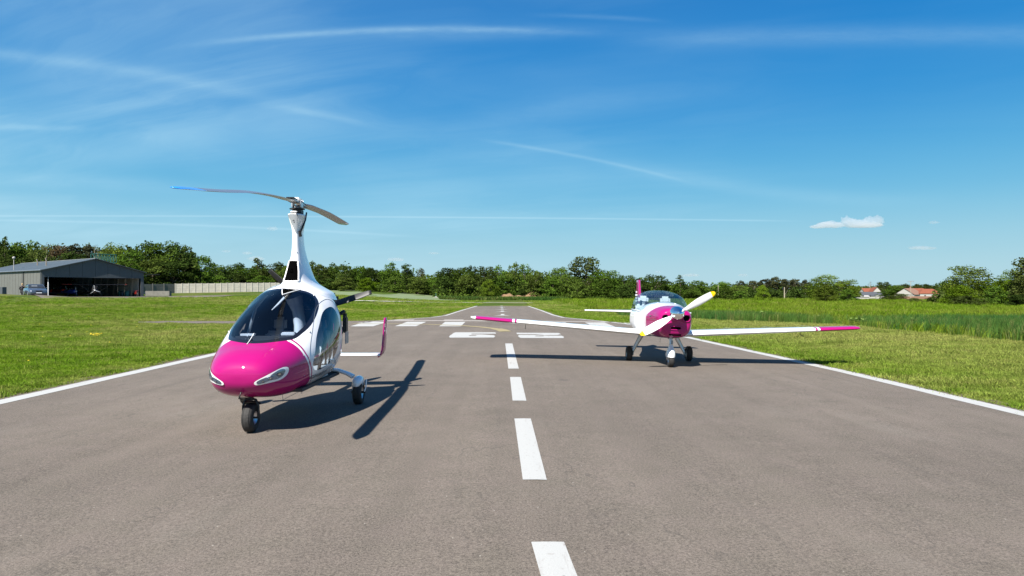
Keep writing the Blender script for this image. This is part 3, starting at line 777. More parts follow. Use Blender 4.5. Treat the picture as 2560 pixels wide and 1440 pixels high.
def decal(name, poly, bv, mode, mat_, parent, off=0.004, rings=6):
    """polygon laid on a curved skin as a thin shaped sheet; mode 'front' = poly in (x, z), 'right' = poly in (y, z)"""
    P = np.array(poly); c = P.mean(0); vs = []; n_ = len(P)
    def pj(q):
        return cast(bv, (q[0], -9, q[1]), (0, 1, 0), off) if mode == 'front' else cast(bv, (9 if mode == 'right' else -9, q[0], q[1]), (-1 if mode == 'right' else 1, 0, 0), off)
    vs.append(pj(c))
    for r_ in range(1, rings + 1):
        for q in P: vs.append(pj(c + (q - c) * r_ / rings))
    if any(v is None for v in vs):
        good = [v for v in vs if v is not None]; last = good[0]; vs2 = []
        for v in vs:
            last = v if v is not None else last; vs2.append(last)
        vs = vs2
    f = [(0, 1 + k, 1 + (k + 1) % n_) for k in range(n_)]
    for r_ in range(1, rings):
        for k in range(n_):
            a = 1 + (r_ - 1) * n_; b = a + n_; f.append((a + k, a + (k + 1) % n_, b + (k + 1) % n_, b + k))
    o = mesh_obj(name, vs, f, mat_, parent, smooth=True)
    return o
def text_on(name, body, bv, y0, z0, h, length, mat_, parent, side=1, shear=0.25):
    cu = bpy.data.curves.new('t', 'FONT'); cu.body = body; cu.shear = shear; cu.offset = 0.005; cu.resolution_u = 3
    t = bpy.data.objects.new('t', cu); C.objects.link(t)
    me = bpy.data.meshes.new_from_object(t.evaluated_get(bpy.context.evaluated_depsgraph_get())); bpy.data.objects.remove(t)
    co = np.array([v.co[:2] for v in me.vertices]); lo, hi = co.min(0), co.max(0); co = (co - lo) / (hi - lo)
    for v, (a, b) in zip(me.vertices, co):
        y = y0 + (a if side > 0 else 1 - a) * length
        p = cast(bv, (9 * side, y, z0 + b * h), (-side, 0, 0), 0.004)
        v.co = p if p is not None else (0.5 * side, y, z0 + b * h)
    me.materials.clear(); me.materials.append(mat_)
    o = bpy.data.objects.new(name, me); C.objects.link(o); o.parent = parent
    return o
def foil_loft(name, secs, mats, parent, n_=14, mi=None, cap=True):
    """secs: list of (origin LE point, chord vector, thickness vector) -> closed lofted aerofoil"""
    u = (1 - np.cos(np.linspace(0, math.pi, n_))) / 2
    yt = 5 * (0.2969 * np.sqrt(u) - 0.126 * u - 0.3516 * u ** 2 + 0.2843 * u ** 3 - 0.1036 * u ** 4)
    ring = [(a, t * 0.62 + 0.0) for a, t in zip(u, yt)] + [(a, -t * 0.38) for a, t in zip(u[::-1][1:-1], yt[::-1][1:-1])]
    m = len(ring); vs = []
    for (o_, c, t) in secs:
        o_, c, t = Vector(o_), Vector(c), Vector(t)
        for (a, b) in ring: vs.append(o_ + c * a + t * (b * 2))
    fs = [[i * m + k, i * m + (k + 1) % m, (i + 1) * m + (k + 1) % m, (i + 1) * m + k] for i in range(len(secs) - 1) for k in range(m)]
    mis = [(mi[i] if mi else 0) for i in range(len(secs) - 1) for k in range(m)]
    if cap:
        fs.append(list(range(m))); fs.append(list(range((len(secs) - 1) * m, len(secs) * m))); mis += [mis[0], mis[-1]]
    o = mesh_obj(name, vs, fs, mats, parent, smooth=True, mi=mis)
    bm = bmesh.new(); bm.from_mesh(o.data); bmesh.ops.recalc_face_normals(bm, faces=bm.faces[:]); bm.to_mesh(o.data); bm.free()
    return o
def wheel(parent, c, r, w_, name='wheel', rim=M['alu'], rr=0.52):
    e = []
    prof = []
    for k in range(13):
        t = math.pi * (k / 12 - 0.5); cx_ = math.sin(t); prof.append((r - (1 - abs(math.cos(t)) ** 0.55) * (r * (1 - rr)) * 0.9, w_ / 2 * np.sign(cx_) * abs(cx_) ** 0.8))
    prof = [(r * rr, -w_ * 0.42)] + prof + [(r * rr, w_ * 0.42)]
    mb = MB().lathe(prof, 'x', c, 36)
    for q in (-0.25, 0.0, 0.25):
        mb.lathe([(r * 1.002, w_ * (q - 0.02)), (r * 1.008, w_ * q), (r * 1.002, w_ * (q + 0.02))], 'x', c, 36)
    wh = mb.build(name, M['rubber'], parent)
    rm = MB().lathe([(0.001, -w_ * .18), (r * rr * .45, -w_ * .2), (r * rr * .55, -w_ * .05), (r * rr * 0.92, -w_ * .12), (r * rr, -w_ * .4), (r * rr * 1.04, -w_ * .4), (r * rr * 1.04, w_ * .4), (r * rr, w_ * .4), (r * rr * 0.92, w_ * .12), (r * rr * .55, w_ * .05), (r * rr * .45, w_ * .2), (0.001, w_ * .18)], 'x', c, 24)
    for k in range(6):
        t = k * math.pi / 3
        for sd in (-1, 1):
            rm.lathe([(0, sd * w_ * .10), (r * .05, sd * w_ * .10), (r * .05, sd * w_ * .17), (0, sd * w_ * .17)], 'x', (c[0], c[1] + math.cos(t) * r * rr * .72, c[2] + math.sin(t) * r * rr * .72), 8, False)
    rm.build('rim', rim, wh)
    return wh

# ------------------------------------------------------------------ gyroplane
GX, GY = -3.0, 9.75
gyro = thing('gyroplane', 'magenta and white enclosed gyroplane with tinted bubble windscreen standing left of the centre line', 'gyroplane', (GX, GY, gz(GX, GY)))
G = [(0, .70, .70, .70, .0, 2), (.012, .76, .61, .69, .17, 2.1), (.05, .82, .54, .69, .27, 2.2), (.12, .875, .475, .69, .345, 2.3), (.25, .94, .425, .70, .42, 2.4), (.45, 1.01, .385, .72, .50, 2.35), (.7, 1.17, .355, .75, .57, 2.05), (1.0, 1.41, .335, .80, .63, 1.85), (1.3, 1.59, .33, .86, .66, 1.8), (1.6, 1.70, .35, .92, .67, 1.95), (1.95, 1.74, .40, .97, .65, 2.3), (2.2, 1.71, .47, 1.0, .585, 2.4), (2.42, 1.63, .57, 1.04, .49, 2.4), (2.58, 1.50, .70, 1.10, .37, 2.3)]
WS = [(.455, math.pi / 2), (.52, 1.18), (.66, .84), (.86, .72), (1.05, .68), (1.30, .71), (1.50, .79), (1.60, .94), (1.58, 1.12), (1.49, 1.33), (1.46, math.pi / 2)]
WS = WS + [(s_, math.pi - t_) for s_, t_ in WS[1:-1][::-1]]
DW = [(1.76, .62), (1.50, .66), (1.28, .59), (1.01, .44), (.86, .2), (.79, -.07), (.92, -.27), (1.25, -.34), (1.48, -.24), (1.68, -.02), (1.83, .20), (1.86, .45)]
DL = [(s_, math.pi - t_) for s_, t_ in DW][::-1]
def liv(s_, th, x, z):
    f = np.interp(z, [.33, .37, .43, .60, .72, .88, 1.03, 1.2], [1.16, 1.10, .98, .76, .69, .62, .60, .60])
    return s_ - f
srow = np.concatenate([[0, .004, .012, .022, .035], np.arange(.05, 2.58, .0165), [2.58]])
V_, tri, cls, lv = shell(G, srow, 240, [(WS, .052), (DW, .012), (DL, .012)], -2.30, liv)
gb = bvh_of(V_, tri)
hull = shell_part('body', V_, tri, cls, [0], M['hull'], gyro, lv)
wsf = shell_part('windscreen_frame', V_, tri, cls, [1], M['blackgloss'], gyro)
shell_part('windscreen', V_, tri, cls, [2], M['glass'], gyro)
dr = shell_part('door_window', V_, tri, cls, [3, 4], M['glassdoor'], gyro)
dl = shell_part('door_window', V_, tri, cls, [5, 6], M['glassdoor'], gyro)
# door seams: thin recessed-looking line round each door window
def seam(pts, mode, name='door_seam', r=0.0035, mat_=M['darkgrey']):
    out = []
    for a, b in spline(pts, 6):
        xx, zz_ = surf(np.array(G), np.array([a]), np.array([b])); out.append(Vector((float(xx[0]), a - 2.30, float(zz_[0]))))
    out.append(out[0]); return MB().tube(out, r, 5, False).build(name, mat_, hull)
DS = [(1.80, .78), (1.45, .80), (1.15, .68), (.86, .46), (.72, .18), (.70, -.12), (.80, -.40), (1.15, -.50), (1.6, -.42), (1.92, -.10), (2.0, .25), (1.97, .58)]
seam(DS, 1); seam([(a, math.pi - b) for a, b in DS], -1)
text_on('lettering', 'cavalon', gb, -1.50, 0.548, 0.075, 0.62, M['darkgrey'], hull, 1)
text_on('lettering', 'cavalon', gb, -1.50, 0.548, 0.075, 0.62, M['darkgrey'], hull, -1)
for (a, b) in ((.95, .62), (1.6, .98), (.96, math.pi - .62)):
    xx, zz_ = surf(np.array(G), np.array([a]), np.array([b])); MB().lathe([(0, -.004), (.014, -.004), (.012, .008), (0, .010)], 'z', (float(xx[0]), a - 2.3, float(zz_[0])), 10).build('latch', M['alu'], hull)
for zz_ in ((.30, .62),):
    pts_ = [cast(gb, (0.0, -9, z_), (0, 1, 0), .0005) for z_ in np.linspace(.47, .60, 8)]
    MB().tube([p for p in pts_ if p], .0022, 5).build('nose_seam', M['darkgrey'], hull)
for (a, b) in ((.62, .30), (.62, -.25), (1.05, -.62), (1.6, -.55), (2.1, -.3), (2.15, .3), (2.1, .8)):
    for sd in (1, -1):
        th_ = b if sd > 0 else math.pi - b
        xx, zz_ = surf(np.array(G), np.array([a]), np.array([th_])); p_ = (float(xx[0]), a - 2.3, float(zz_[0]))
        MB().lathe([(0, -.003), (.007, -.003), (.007, .003), (0, .004)], 'x', p_, 8).build('fastener', M['greymetal'], hull)
MB().tube([cast(gb, (9, -1.02, .74), (-1, 0, 0), .012), cast(gb, (9, -.93, .735), (-1, 0, 0), .022), cast(gb, (9, -.84, .73), (-1, 0, 0), .012)], .008, 8).build('door_handle', M['alu'], hull)
# head lamps
LP = [(.165, .603), (.18, .628), (.25, .668), (.32, .708), (.385, .748), (.42, .760), (.445, .745), (.445, .700), (.425, .655), (.38, .620), (.30, .603), (.22, .588), (.18, .588)]
for sd in (1, -1):
    P0 = spline([(a * sd, b) for a, b in LP], 4)
    c0 = P0.mean(0)
    rim = decal('headlight', P0, gb, 'front', M['white'], gyro, 0.007)
    inner = [c0 + (p - c0) * (1 - 0.027 / max(0.03, np.linalg.norm(p - c0))) for p in P0]
    decal('lens', inner, gb, 'front', M['lens'], rim, 0.010)
    for (lx, lz, lr) in ((.255, .625, .013), (.318, .650, .017), (.385, .685, .021)):
        ring = [(lx * sd + math.cos(t) * lr, lz + math.sin(t) * lr) for t in np.linspace(0, 2 * math.pi, 14, endpoint=False)]
        decal('lamp', ring, gb, 'front', M['lamp'], rim, 0.014, 3)
        ring = [(lx * sd + math.cos(t) * lr * .4 - .003, lz + .003 + math.sin(t) * lr * .4) for t in np.linspace(0, 2 * math.pi, 10, endpoint=False)]
        decal('lamp_centre', ring, gb, 'front', M['chrome'], rim, 0.017, 2)
decal('nose_tow_flap', [(-.06, .475), (.06, .475), (.06, .515), (-.06, .515)], gb, 'front', M['magenta'], gyro, 0.006)
MB().tube([(0, -2.22, .50), (0, -2.28, .44), (0, -2.2, .42)], .008, 6).build('tow_hook', M['black'], gyro)
# cabin
cab = MB().box(-.50, .50, -1.65, .1, .42, .46).build('cabin_floor', M['seatdark'], gyro)
MB().box(-.42, .36, -1.50, -1.32, .88, 1.07, bev=.03).build('instrument_panel', M['seatdark'], gyro)
MB().box(-.47, .47, -1.66, -1.45, .86, .99, bev=.04).build('dash_cover', M['greymetal'], gyro)
MB().box(-.33, -.16, -1.42, -1.36, 1.075, 1.10).tube([(-.25, -1.52, .99), (-.24, -1.45, 1.05), (-.23, -1.40, 1.10)], .008, 6).build('stalk_tray', M['white_satin'], gyro)
MB().box(.16, .33, -1.40, -1.30, 1.07, 1.115, bev=.01).build('map_case', M['white_satin'], gyro)
MB().lathe([(0, -.03), (.03, -.02), (.035, 0), (.03, .02), (0, .03)], 'z', (-.18, -1.52, 1.03), 12).build('compass', M['black'], gyro)
fw = MB(); fw.box(-.44, .44, -.02, .02, .45, 1.60, bev=.015).build('cabin_bulkhead', M['seatdark'], gyro)
MB().tube([(.14, -.54, .46), (.13, -.52, .9), (.11, -.48, 1.15), (.07, -.44, 1.36), (.03, -.50, 1.57)], [.15, .14, .125, .13, .20], 16, flat=(1, .6)).build('centre_pillar', M['white'], gyro)
dk = decal('roof_console', [(.0, 1.655), (.20, 1.645), (.17, 1.63), (.07, 1.575), (.05, 1.575), (.02, 1.62)], gb, 'front', M['void'], gyro, .004)
for seg in (((.005, 1.640), (.055, 1.572)), ((.205, 1.64), (.055, 1.572))):
    ps = [cast(gb, (seg[0][0] + (seg[1][0] - seg[0][0]) * t, -9, seg[0][1] + (seg[1][1] - seg[0][1]) * t), (0, 1, 0), .006) for t in (0, .33, .66, 1)]
    MB().tube([p for p in ps if p], .006, 6).build('console_trim', M['white_satin'], dk)
MB().tube([(.05, -.93, 1.54), (-.02, -.98, 1.45), (-.09, -1.0, 1.38)], [.035, .028, .012], 8, flat=(1, .5)).build('sun_visor', M['seat'], gyro)
for sx in (-.28, .29):
    st = MB().box(sx - .20, sx + .20, -.75, -.25, .46, .60, bev=.05).build('seat', M['seat'], gyro)
    MB().box(sx - .20, sx + .20, -.06, .06, 0, .52, M=Matrix.Translation((0, -.26, .56)) @ Matrix.Rotation(R(-14), 4, 'X'), bev=.045).build('seat_back', M['seat'], st)
    MB().box(sx - .09, sx + .09, -.05, .05, 0, .20, M=Matrix.Translation((0, -.13, 1.06)) @ Matrix.Rotation(R(-8), 4, 'X'), bev=.04).build('headrest', M['seat'], st)
    MB().tube([(sx - .12, -.33, .62), (sx - .10, -.22, 1.0)], .012, 6, flat=(2, .5)).tube([(sx + .12, -.33, .62), (sx + .10, -.22, 1.0)], .012, 6, flat=(2, .5)).build('seat_belt', M['black'], st)
    MB().tube([(sx * .9, -1.0, .45), (sx * .9, -1.05, .75), (sx * .85, -1.12, .92)], .014, 8).box(sx * .85 - .02, sx * .85 + .02, -1.14, -1.1, .9, 1.02, bev=.008).build('control_stick', M['black'], gyro)
for sx in (-1, 1):
    MB().tube([(sx * .45, -.85, .5), (sx * .52, -.72, 1.0), (sx * .44, -.62, 1.40), (sx * .30, -.60, 1.58)], .022, 8).build('door_pillar', M['greymetal'] if sx < 0 else M['black'], gyro)
ear = MB().lathe([(0, -.05), (.05, -.04), (.06, 0), (.05, .04), (0, .05)], 'x', (.20, -.42, 1.42), 14); ear.lathe([(0, -.05), (.05, -.04), (.06, 0), (.05, .04), (0, .05)], 'x', (.32, -.42, 1.42), 14)
ear.tube([(.2, -.42, 1.47), (.26, -.42, 1.53), (.32, -.42, 1.47)], .01, 6).build('headset', M['black'], gyro)
st_ = [cast(gb, (-.07 + .02 * t, -9, 1.0 + .10 * t), (0, 1, 0), .006 + .02 * t) for t in (0, .3, .6, 1.0)]
MB().tube([p for p in st_ if p is not None], .004, 5).build('yaw_string', M['white_satin'], gyro)
# mast
mast_s = [(1.50, -.18, .50, .46), (1.60, -.18, .50, .41), (1.665, -.19, .49, .30), (1.73, -.20, .45, .20), (1.80, -.22, .40, .152), (1.90, -.22, .35, .118), (2.03, -.23, .28, .088), (2.15, -.24, .21, .070), (2.30, -.25, .17, .058), (2.42, -.25, .155, .056), (2.50, -.25, .15, .066), (2.60, -.25, .155, .093), (2.69, -.25, .165, .112)]
mz = np.array([q[0] for q in mast_s]); zz_ = np.linspace(1.50, 2.69, 60); mv = []; nm = 36
mprm = [pchip(mz, [q[i] for q in mast_s], zz_) for i in (1, 2, 3)]
for k in range(60):
    for j in range(nm):
        t = 2 * math.pi * j / nm; ex = 2 / 2.7
        mv.append((.045 * (1 - (zz_[k] - 1.5) / 1.19) + mprm[2][k] * np.sign(math.cos(t)) * abs(math.cos(t)) ** ex, mprm[0][k] + mprm[1][k] * np.sign(math.sin(t)) * abs(math.sin(t)) ** ex, zz_[k]))
mf = [[i * nm + k, i * nm + (k + 1) % nm, (i + 1) * nm + (k + 1) % nm, (i + 1) * nm + k] for i in range(59) for k in range(nm)] + [list(range(59 * nm, 60 * nm))]
for i_, p_ in enumerate(mv):
    h_ = gb.ray_cast(Vector((p_[0], p_[1], 3)), Vector((0, 0, -1)), 5)
    if h_[0] is not None and p_[2] < h_[0].z + .003 and h_[0].z > 1.2: mv[i_] = (p_[0], p_[1], h_[0].z + .003)
mast = mesh_obj('mast', mv, mf, M['white'], gyro, smooth=True)
mb_ = BVHTree.FromPolygons([Vector(p) for p in mv], mf)
op = spline([(-.022, 2.035), (.070, 2.035), (.082, 2.00), (.122, 1.79), (.115, 1.755), (-.053, 1.755), (-.060, 1.79), (-.034, 2.00)], 4)
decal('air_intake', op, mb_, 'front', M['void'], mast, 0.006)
rimp = [cast(mb_, (a, -9, b), (0, 1, 0), .008) for a, b in op]; rimp = [p for p in rimp if p is not None]; rimp.append(rimp[0])
MB().tube(rimp, .011, 8, False).build('intake_rim', M['white'], mast)
decal('mast_recess_shade', [(-.095, 2.68), (-.05, 2.685), (.0, 2.685), (.055, 2.68), (.05, 2.60), (.045, 2.5), (.035, 2.42), (.02, 2.44), (-.03, 2.55)], mb_, 'front', M['greymetal'], mast, 0.005)  # grey sheet stands in for the shaded recess at the mast top
for (bx, bz) in ((-.01, 2.22), (.03, 2.16), (.015, 2.10), (.06, 2.27)):
    p = cast(mb_, (bx + .02, -9, bz), (0, 1, 0), .0); 
    if p: MB().lathe([(0, -.006), (.011, -.006), (.009, .004), (0, .006)], 'y', p, 10).build('bolt', M['white_satin'], mast)
MB().tube([(.115, -.20, 2.73), (.105, -.22, 2.62), (.075, -.34, 2.44)], .011, 8).tube([(.07, -.36, 2.46), (.075, -.34, 2.38)], .02, 8).build('control_rod', M['black'], mast)
# rotor head and two blades
HUB = Vector((-.03, -.25, 2.86))
fd = Vector((.34, -4.15, 0)).normalized(); sdv = Vector((-fd.y, fd.x, 0))
head = MB().lathe([(0, 2.69), (.085, 2.69), (.085, 2.715), (0, 2.715)], 'z', (0, -.25, 0), 20).box(-.05, .07, -.32, -.18, 2.71, 2.76, bev=.008).build('rotor_head', M['black'], gyro)
MB().lathe([(.03, 2.715), (.066, 2.717), (.066, 2.735), (.03, 2.737)], 'z', (-.02, -.27, 0), 20).build('bearing_ring', M['white_satin'], head)
gr = MB(); prof = []
for k in range(48):
    t = 2 * math.pi * k / 48; r_ = .098 if k % 2 else .104; prof.append((r_ * math.cos(t), -.25 + r_ * math.sin(t)))
gr.add([(a, b, 2.765) for a, b in prof] + [(a, b, 2.778) for a, b in prof], [list(range(48))[::-1], list(range(48, 96))] + [[k, (k + 1) % 48, 48 + (k + 1) % 48, 48 + k] for k in range(48)])
gr.build('drive_gear', M['carbon'], head)
MB().lathe([(0, 2.775), (.05, 2.775), (.05, 2.80), (.04, 2.82), (0, 2.82)], 'z', (0, -.25, 0), 18).build('hub_bearing', M['greymetal'], head)
Mx = Matrix.Translation((0, -.25, 0)) @ Matrix.Rotation(math.atan2(fd.y, fd.x), 4, 'Z')
MB().box(-.07, .07, -.068, -.048, 2.79, 2.91, Mx, bev=.006).build('teeter_tower', M['alu'], head)
MB().box(-.07, .07, .048, .068, 2.79, 2.91, Mx, bev=.006).build('teeter_tower', M['alu'], head)
MB().tube([Mx @ Vector((0, -.085, 2.875)), Mx @ Vector((0, .085, 2.875))], .013, 10).tube([Mx @ Vector((.05, -.08, 2.885)), Mx @ Vector((.05, .08, 2.885))], .008, 8).build('teeter_bolt', M['alu'], head)
MB().box(-.32, .32, -.045, .045, 2.845, 2.872, Mx, bev=.006).build('hub_bar', M['alu'], head)
MB().box(-.095, .095, -.046, .046, 2.873, 2.925, Mx, bev=.01).build('hub_block', M['white_satin'], head)
for s_ in (-1, 1):
    MB().box(min(.17 * s_, .42 * s_), max(.17 * s_, .42 * s_), -.05, .05, 2.835, 2.845, Mx).box(min(.17 * s_, .42 * s_), max(.17 * s_, .42 * s_), -.05, .05, 2.872, 2.882, Mx).build('blade_clamp', M['black'], head)
def rotor_blade(zs, d, pitch):
    L = np.linspace(.30, 4.17, 36); z = pchip([0, 1.04, 2.08, 3.12, 4.17], zs, L); secs = []; mi = []
    sv = Vector((-d.y, d.x, 0))
    for r_, zz in zip(L, z):
        tip = max(0, (r_ - 3.92) / .25); ch = .205 * (1 - .88 * tip ** 1.8); swp = .09 * tip ** 2
        root = min(1, (r_ - .30) / .25); ch *= .55 + .45 * root
        c = (sv + Vector((0, 0, pitch))).normalized()
        o_ = Vector((0, -.25, 0)) + d * r_ - c * (.5 * .205 - swp + (.205 - ch) * .0) + Vector((0, 0, zz)) + c * (.205 * .25 * (1 - root))
        secs.append((o_, c * ch, Vector((0, 0, .026 * (1 - .6 * tip)))))
    mi = [0 if L[i] < 3.62 else 1 for i in range(35)]
    return foil_loft('rotor_blade', secs, [M['blade'], M['bladeblue']], gyro, mi=mi)
rotor_blade([2.86, 2.795, 2.695, 2.555, 2.426], fd, -.10)
rotor_blade([2.86, 2.905, 2.945, 2.955, 2.962], -fd, -.05)
# engine and pusher propeller
eng = MB().box(-.26, .26, .22, .46, .95, 1.42, bev=.04).lathe([(0, .44), (.07, .44), (.07, .52), (0, .52)], 'y', (0, 0, 1.33), 18).build('engine', M['black'], gyro)
MB().box(.22, .44, .02, .34, 1.43, 1.60, bev=.05).build('air_box', M['black'], eng)
MB().tube([(.30, .30, 1.0), (.50, .22, 1.02), (.56, .18, 1.12), (.56, .18, 1.30)], .03, 10).build('exhaust_pipe', M['carbon'], eng)
MB().box(.545, .60, .08, .22, 1.02, 1.26, bev=.02).build('oil_cooler', M['black'], eng)
MB().box(.575, .585, .12, .30, .86, 1.03, bev=.003).build('heat_shield', M['greymetal'], eng)
MB().tube([(.52, .1, 1.3), (.56, .15, 1.33)], .03, 10).build('vent', M['black'], eng)
prop = MB().lathe([(0, .38), (.03, .385), (.075, .44), (.08, .52), (.075, .60), (0, .61)], 'y', (0, 0, 1.33), 20).build('propeller_hub', M['carbon'], gyro)
for k, ang in enumerate((17.7, 137.7, 257.7)):
    a = R(ang); d = Vector((math.cos(a), 0, math.sin(a))); e = Vector((-math.sin(a), 0, math.cos(a))); secs = []
    for t in np.linspace(0, 1, 16):
        r_ = .07 + .845 * t; ch = .075 + .065 * math.sin(min(1, t * 2.2) * math.pi / 2) - .07 * t ** 3; tw = R(62 - 38 * t)
        c = (e * math.cos(tw) + Vector((0, 1, 0)) * math.sin(tw)) * (1 if True else -1)
        nrm = d.cross(c)
        secs.append((Vector((0, .55, 1.33)) + d * r_ - c * ch * .45, c * ch, nrm * (.028 * (1 - .7 * t))))
    foil_loft('propeller_blade', secs, [M['carbon']], prop)
# undercarriage
for sx in (1, -1):
    MB().tube([(sx * .30, .05, .50), (sx * .50, .04, .485), (sx * .64, .02, .44), (sx * .72, .01, .40)], [.055, .05, .05, .06], 14, flat=(1.25, .55)).build('main_gear_leg', M['white'], gyro)
    fv = []; nf = []
    for i in range(13):
        for j in range(17):
            u_ = math.pi * i / 12; v_ = math.pi * (j / 16)
            x_ = math.sin(u_) ** .7 * math.cos(v_); z_ = math.sin(u_) ** .7 * math.sin(v_) ** .8; y_ = -math.cos(u_)
            fv.append((sx * .79 + x_ * .070, .03 + y_ * .19, .305 + z_ * .10 - (.0 if z_ > .15 else .03 + .05 * (sx * x_ < -.4))))
    for i in range(12):
        for j in range(16): nf.append((i * 17 + j, i * 17 + j + 1, (i + 1) * 17 + j + 1, (i + 1) * 17 + j))
    fa = mesh_obj('wheel_fairing', fv, nf, M['white'], gyro, smooth=True)
    sm = fa.modifiers.new('thick', 'SOLIDIFY'); sm.thickness = .006
    MB().tube([(sx * .895, .08, .34), (sx * .90, .03, .25), (sx * .885, .0, .18)], [.02, .018, .02], 8, flat=(.5, 1.6)).build('axle_arm', M['white'], gyro)
    wheel(gyro, (sx * .80, 0, .178), .178, .125)
    MB().tube([(sx * .70, 0, .178), (sx * .90, 0, .178)], .018, 8).build('axle', M['black'], gyro)
ny = -1.94
wheel(gyro, (0, ny, .168), .168, .125, rr=.45)
MB().tube([(-.085, ny, .168), (-.088, ny, .30), (-.06, ny, .372), (0, ny, .392), (.06, ny, .372), (.088, ny, .30), (.085, ny, .168)], .015, 8).tube([(0, ny, .385), (0, ny + .03, .50)], .028, 12).tube([(-.1, ny, .168), (.1, ny, .168)], .012, 8).build('nose_fork', M['black'], gyro)
gd = MB(); vs = []; GUARD = False
for k in range(11):
    t = R(40 + 12 * k); 
    for q in (-1, -.6, .6, 1): vs.append((q * .07, ny - math.cos(t) * .188, .168 + math.sin(t) * (.188 + .012 * (1 - abs(q)))))
vs = vs[12:]; gd.add(vs, [(k * 4 + j, k * 4 + j + 1, k * 4 + j + 5, k * 4 + j + 4) for k in range(5) for j in range(3)], True).build('mudguard', M['black'], gyro)
# belly aerials
MB().tube([(.15, -1.3, .36), (.15, -1.3, .27)], .003, 5).tube([(.15, -1.3, .27), (.30, -1.1, .35)], .003, 5).build('belly_aerial', M['greymetal'], gyro)
MB().tube([(.25, -.85, .36), (.25, -.85, .28)], .004, 5).build('belly_aerial', M['greymetal'], gyro)
# tail
MB().tube([(0, -.6, .40), (0, .4, .44), (0, 1.3, .50), (0, 2.1, .54)], [.09, .075, .06, .045], 12, flat=(1, 1)).build('tail_boom', M['white'], gyro)
def plate(name, outline, th_, mat_, parent, axis='x', c=0.0, bev=.012):
    """outline in the two other axes, rounded edges"""
    P0 = spline(outline, 5); n_ = len(P0); ctr = P0.mean(0); vs = []
    for (off, k) in ((-th_ / 2, .965), (-th_ / 4, 1.0), (th_ / 4, 1.0), (th_ / 2, .965)):
        for p in P0:
            q = ctr + (p - ctr) * k
            vs.append({'x': (c + off, q[0], q[1]), 'z': (q[0], q[1], c + off), 'y': (q[0], c + off, q[1])}[axis])
    fs = [[i * n_ + k, i * n_ + (k + 1) % n_, (i + 1) * n_ + (k + 1) % n_, (i + 1) * n_ + k] for i in range(3) for k in range(n_)] + [list(range(n_))[::-1], list(range(3 * n_, 4 * n_))]
    o = MB().add(vs, fs, False).build(name, mat_, parent)
    return o
foil_loft('tailplane', [((x_, 1.55, .56), (0, .46, 0), (0, 0, .05)) for x_ in np.linspace(-.80, .80, 9)], [M['white']], gyro)
for sx in (1, -1):
    fs_ = []
    for t in np.linspace(0, 1, 12):
        xx = .765 + .055 * min(1, t * 5) ** .5 + .03 * t; zc = .525 + .655 * t
        fs_.append(((sx * xx, 1.54 + .16 * t + .02 * (1 - t) , zc), (0, .46 - .17 * t - (.10 if t > .98 else 0), 0), (sx * .042, 0, 0)))
    fin_ = foil_loft('side_fin', fs_, [M['magenta']], gyro)
    mbt = MB()
    for k in range(9):
        z0 = .76 + k * .038; hh = .026; xo_ = sx * (.838 + .03 * ((z0 - .52) / .65))
        mbt.box(xo_, xo_ + sx * .0035, 1.70 - .01 * (k % 3), 1.70 + .075 + .02 * ((k * 7) % 3) / 2, z0, z0 + hh * (1 if k % 2 else .6))
    mbt.build('fin_lettering', M['white_satin'], fin_)
plate('rudder', [(1.62, .52), (2.05, .52), (2.12, .9), (2.08, 1.25), (1.85, 1.27), (1.70, .95)], .04, M['magenta'], gyro)

# ------------------------------------------------------------------ low-wing aeroplane
AX, AY = 3.46, 16.05
plane = thing('light_aeroplane', 'white low-wing aeroplane with magenta cowling, wing tips and fin, right of the centre line', 'aeroplane', (AX, AY, gz(AX, AY)))
plane.rotation_euler = (0, R(1.5), R(-1.5))
A = [(0, 1.06, 1.06, 1.06, 0.0, 2.3), (.008, 1.19, .86, 1.06, .19, 2.4), (.05, 1.26, .74, 1.05, .31, 2.5), (.18, 1.29, .665, 1.04, .365, 2.6), (.5, 1.325, .625, 1.03, .41, 2.6), (.9, 1.365, .605, 1.0, .47, 2.5), (1.3, 1.40, .60, .98, .56, 2.5), (1.7, 1.40, .60, .98, .62, 2.5), (2.3, 1.38, .62, .98, .62, 2.4), (3.0, 1.33, .68, 1.0, .50, 2.2), (4.0, 1.22, .80, 1.03, .31, 2.1), (5.0, 1.16, .92, 1.05, .16, 2), (5.4, 1.13, .99, 1.06, .09, 2)]
CP = [(1.28, math.pi / 2), (1.32, 1.15), (1.45, .78), (1.7, .55), (2.1, .50), (2.5, .58), (2.75, .85), (2.85, 1.2), (2.88, math.pi / 2)]
CP = CP + [(a, math.pi - b) for a, b in CP[1:-1][::-1]]
def liv2(s_, th, x, z):
    f = .93 - .44 * sstep(1.06, 1.36, z) - .06 * sstep(.9, .6, z)
    return s_ - f
sr = np.concatenate([[0, .003, .008, .016, .03], np.arange(.05, 1.2, .02), np.arange(1.2, 3.0, .022), np.arange(3.0, 5.41, .08)])
V2, t2, c2, l2 = shell(A, sr, 160, [(CP, 0)], -1.80, liv2)
ab = bvh_of(V2, t2)
fus = shell_part('fuselage', V2, t2, c2, [0], M['hull'], plane, l2)
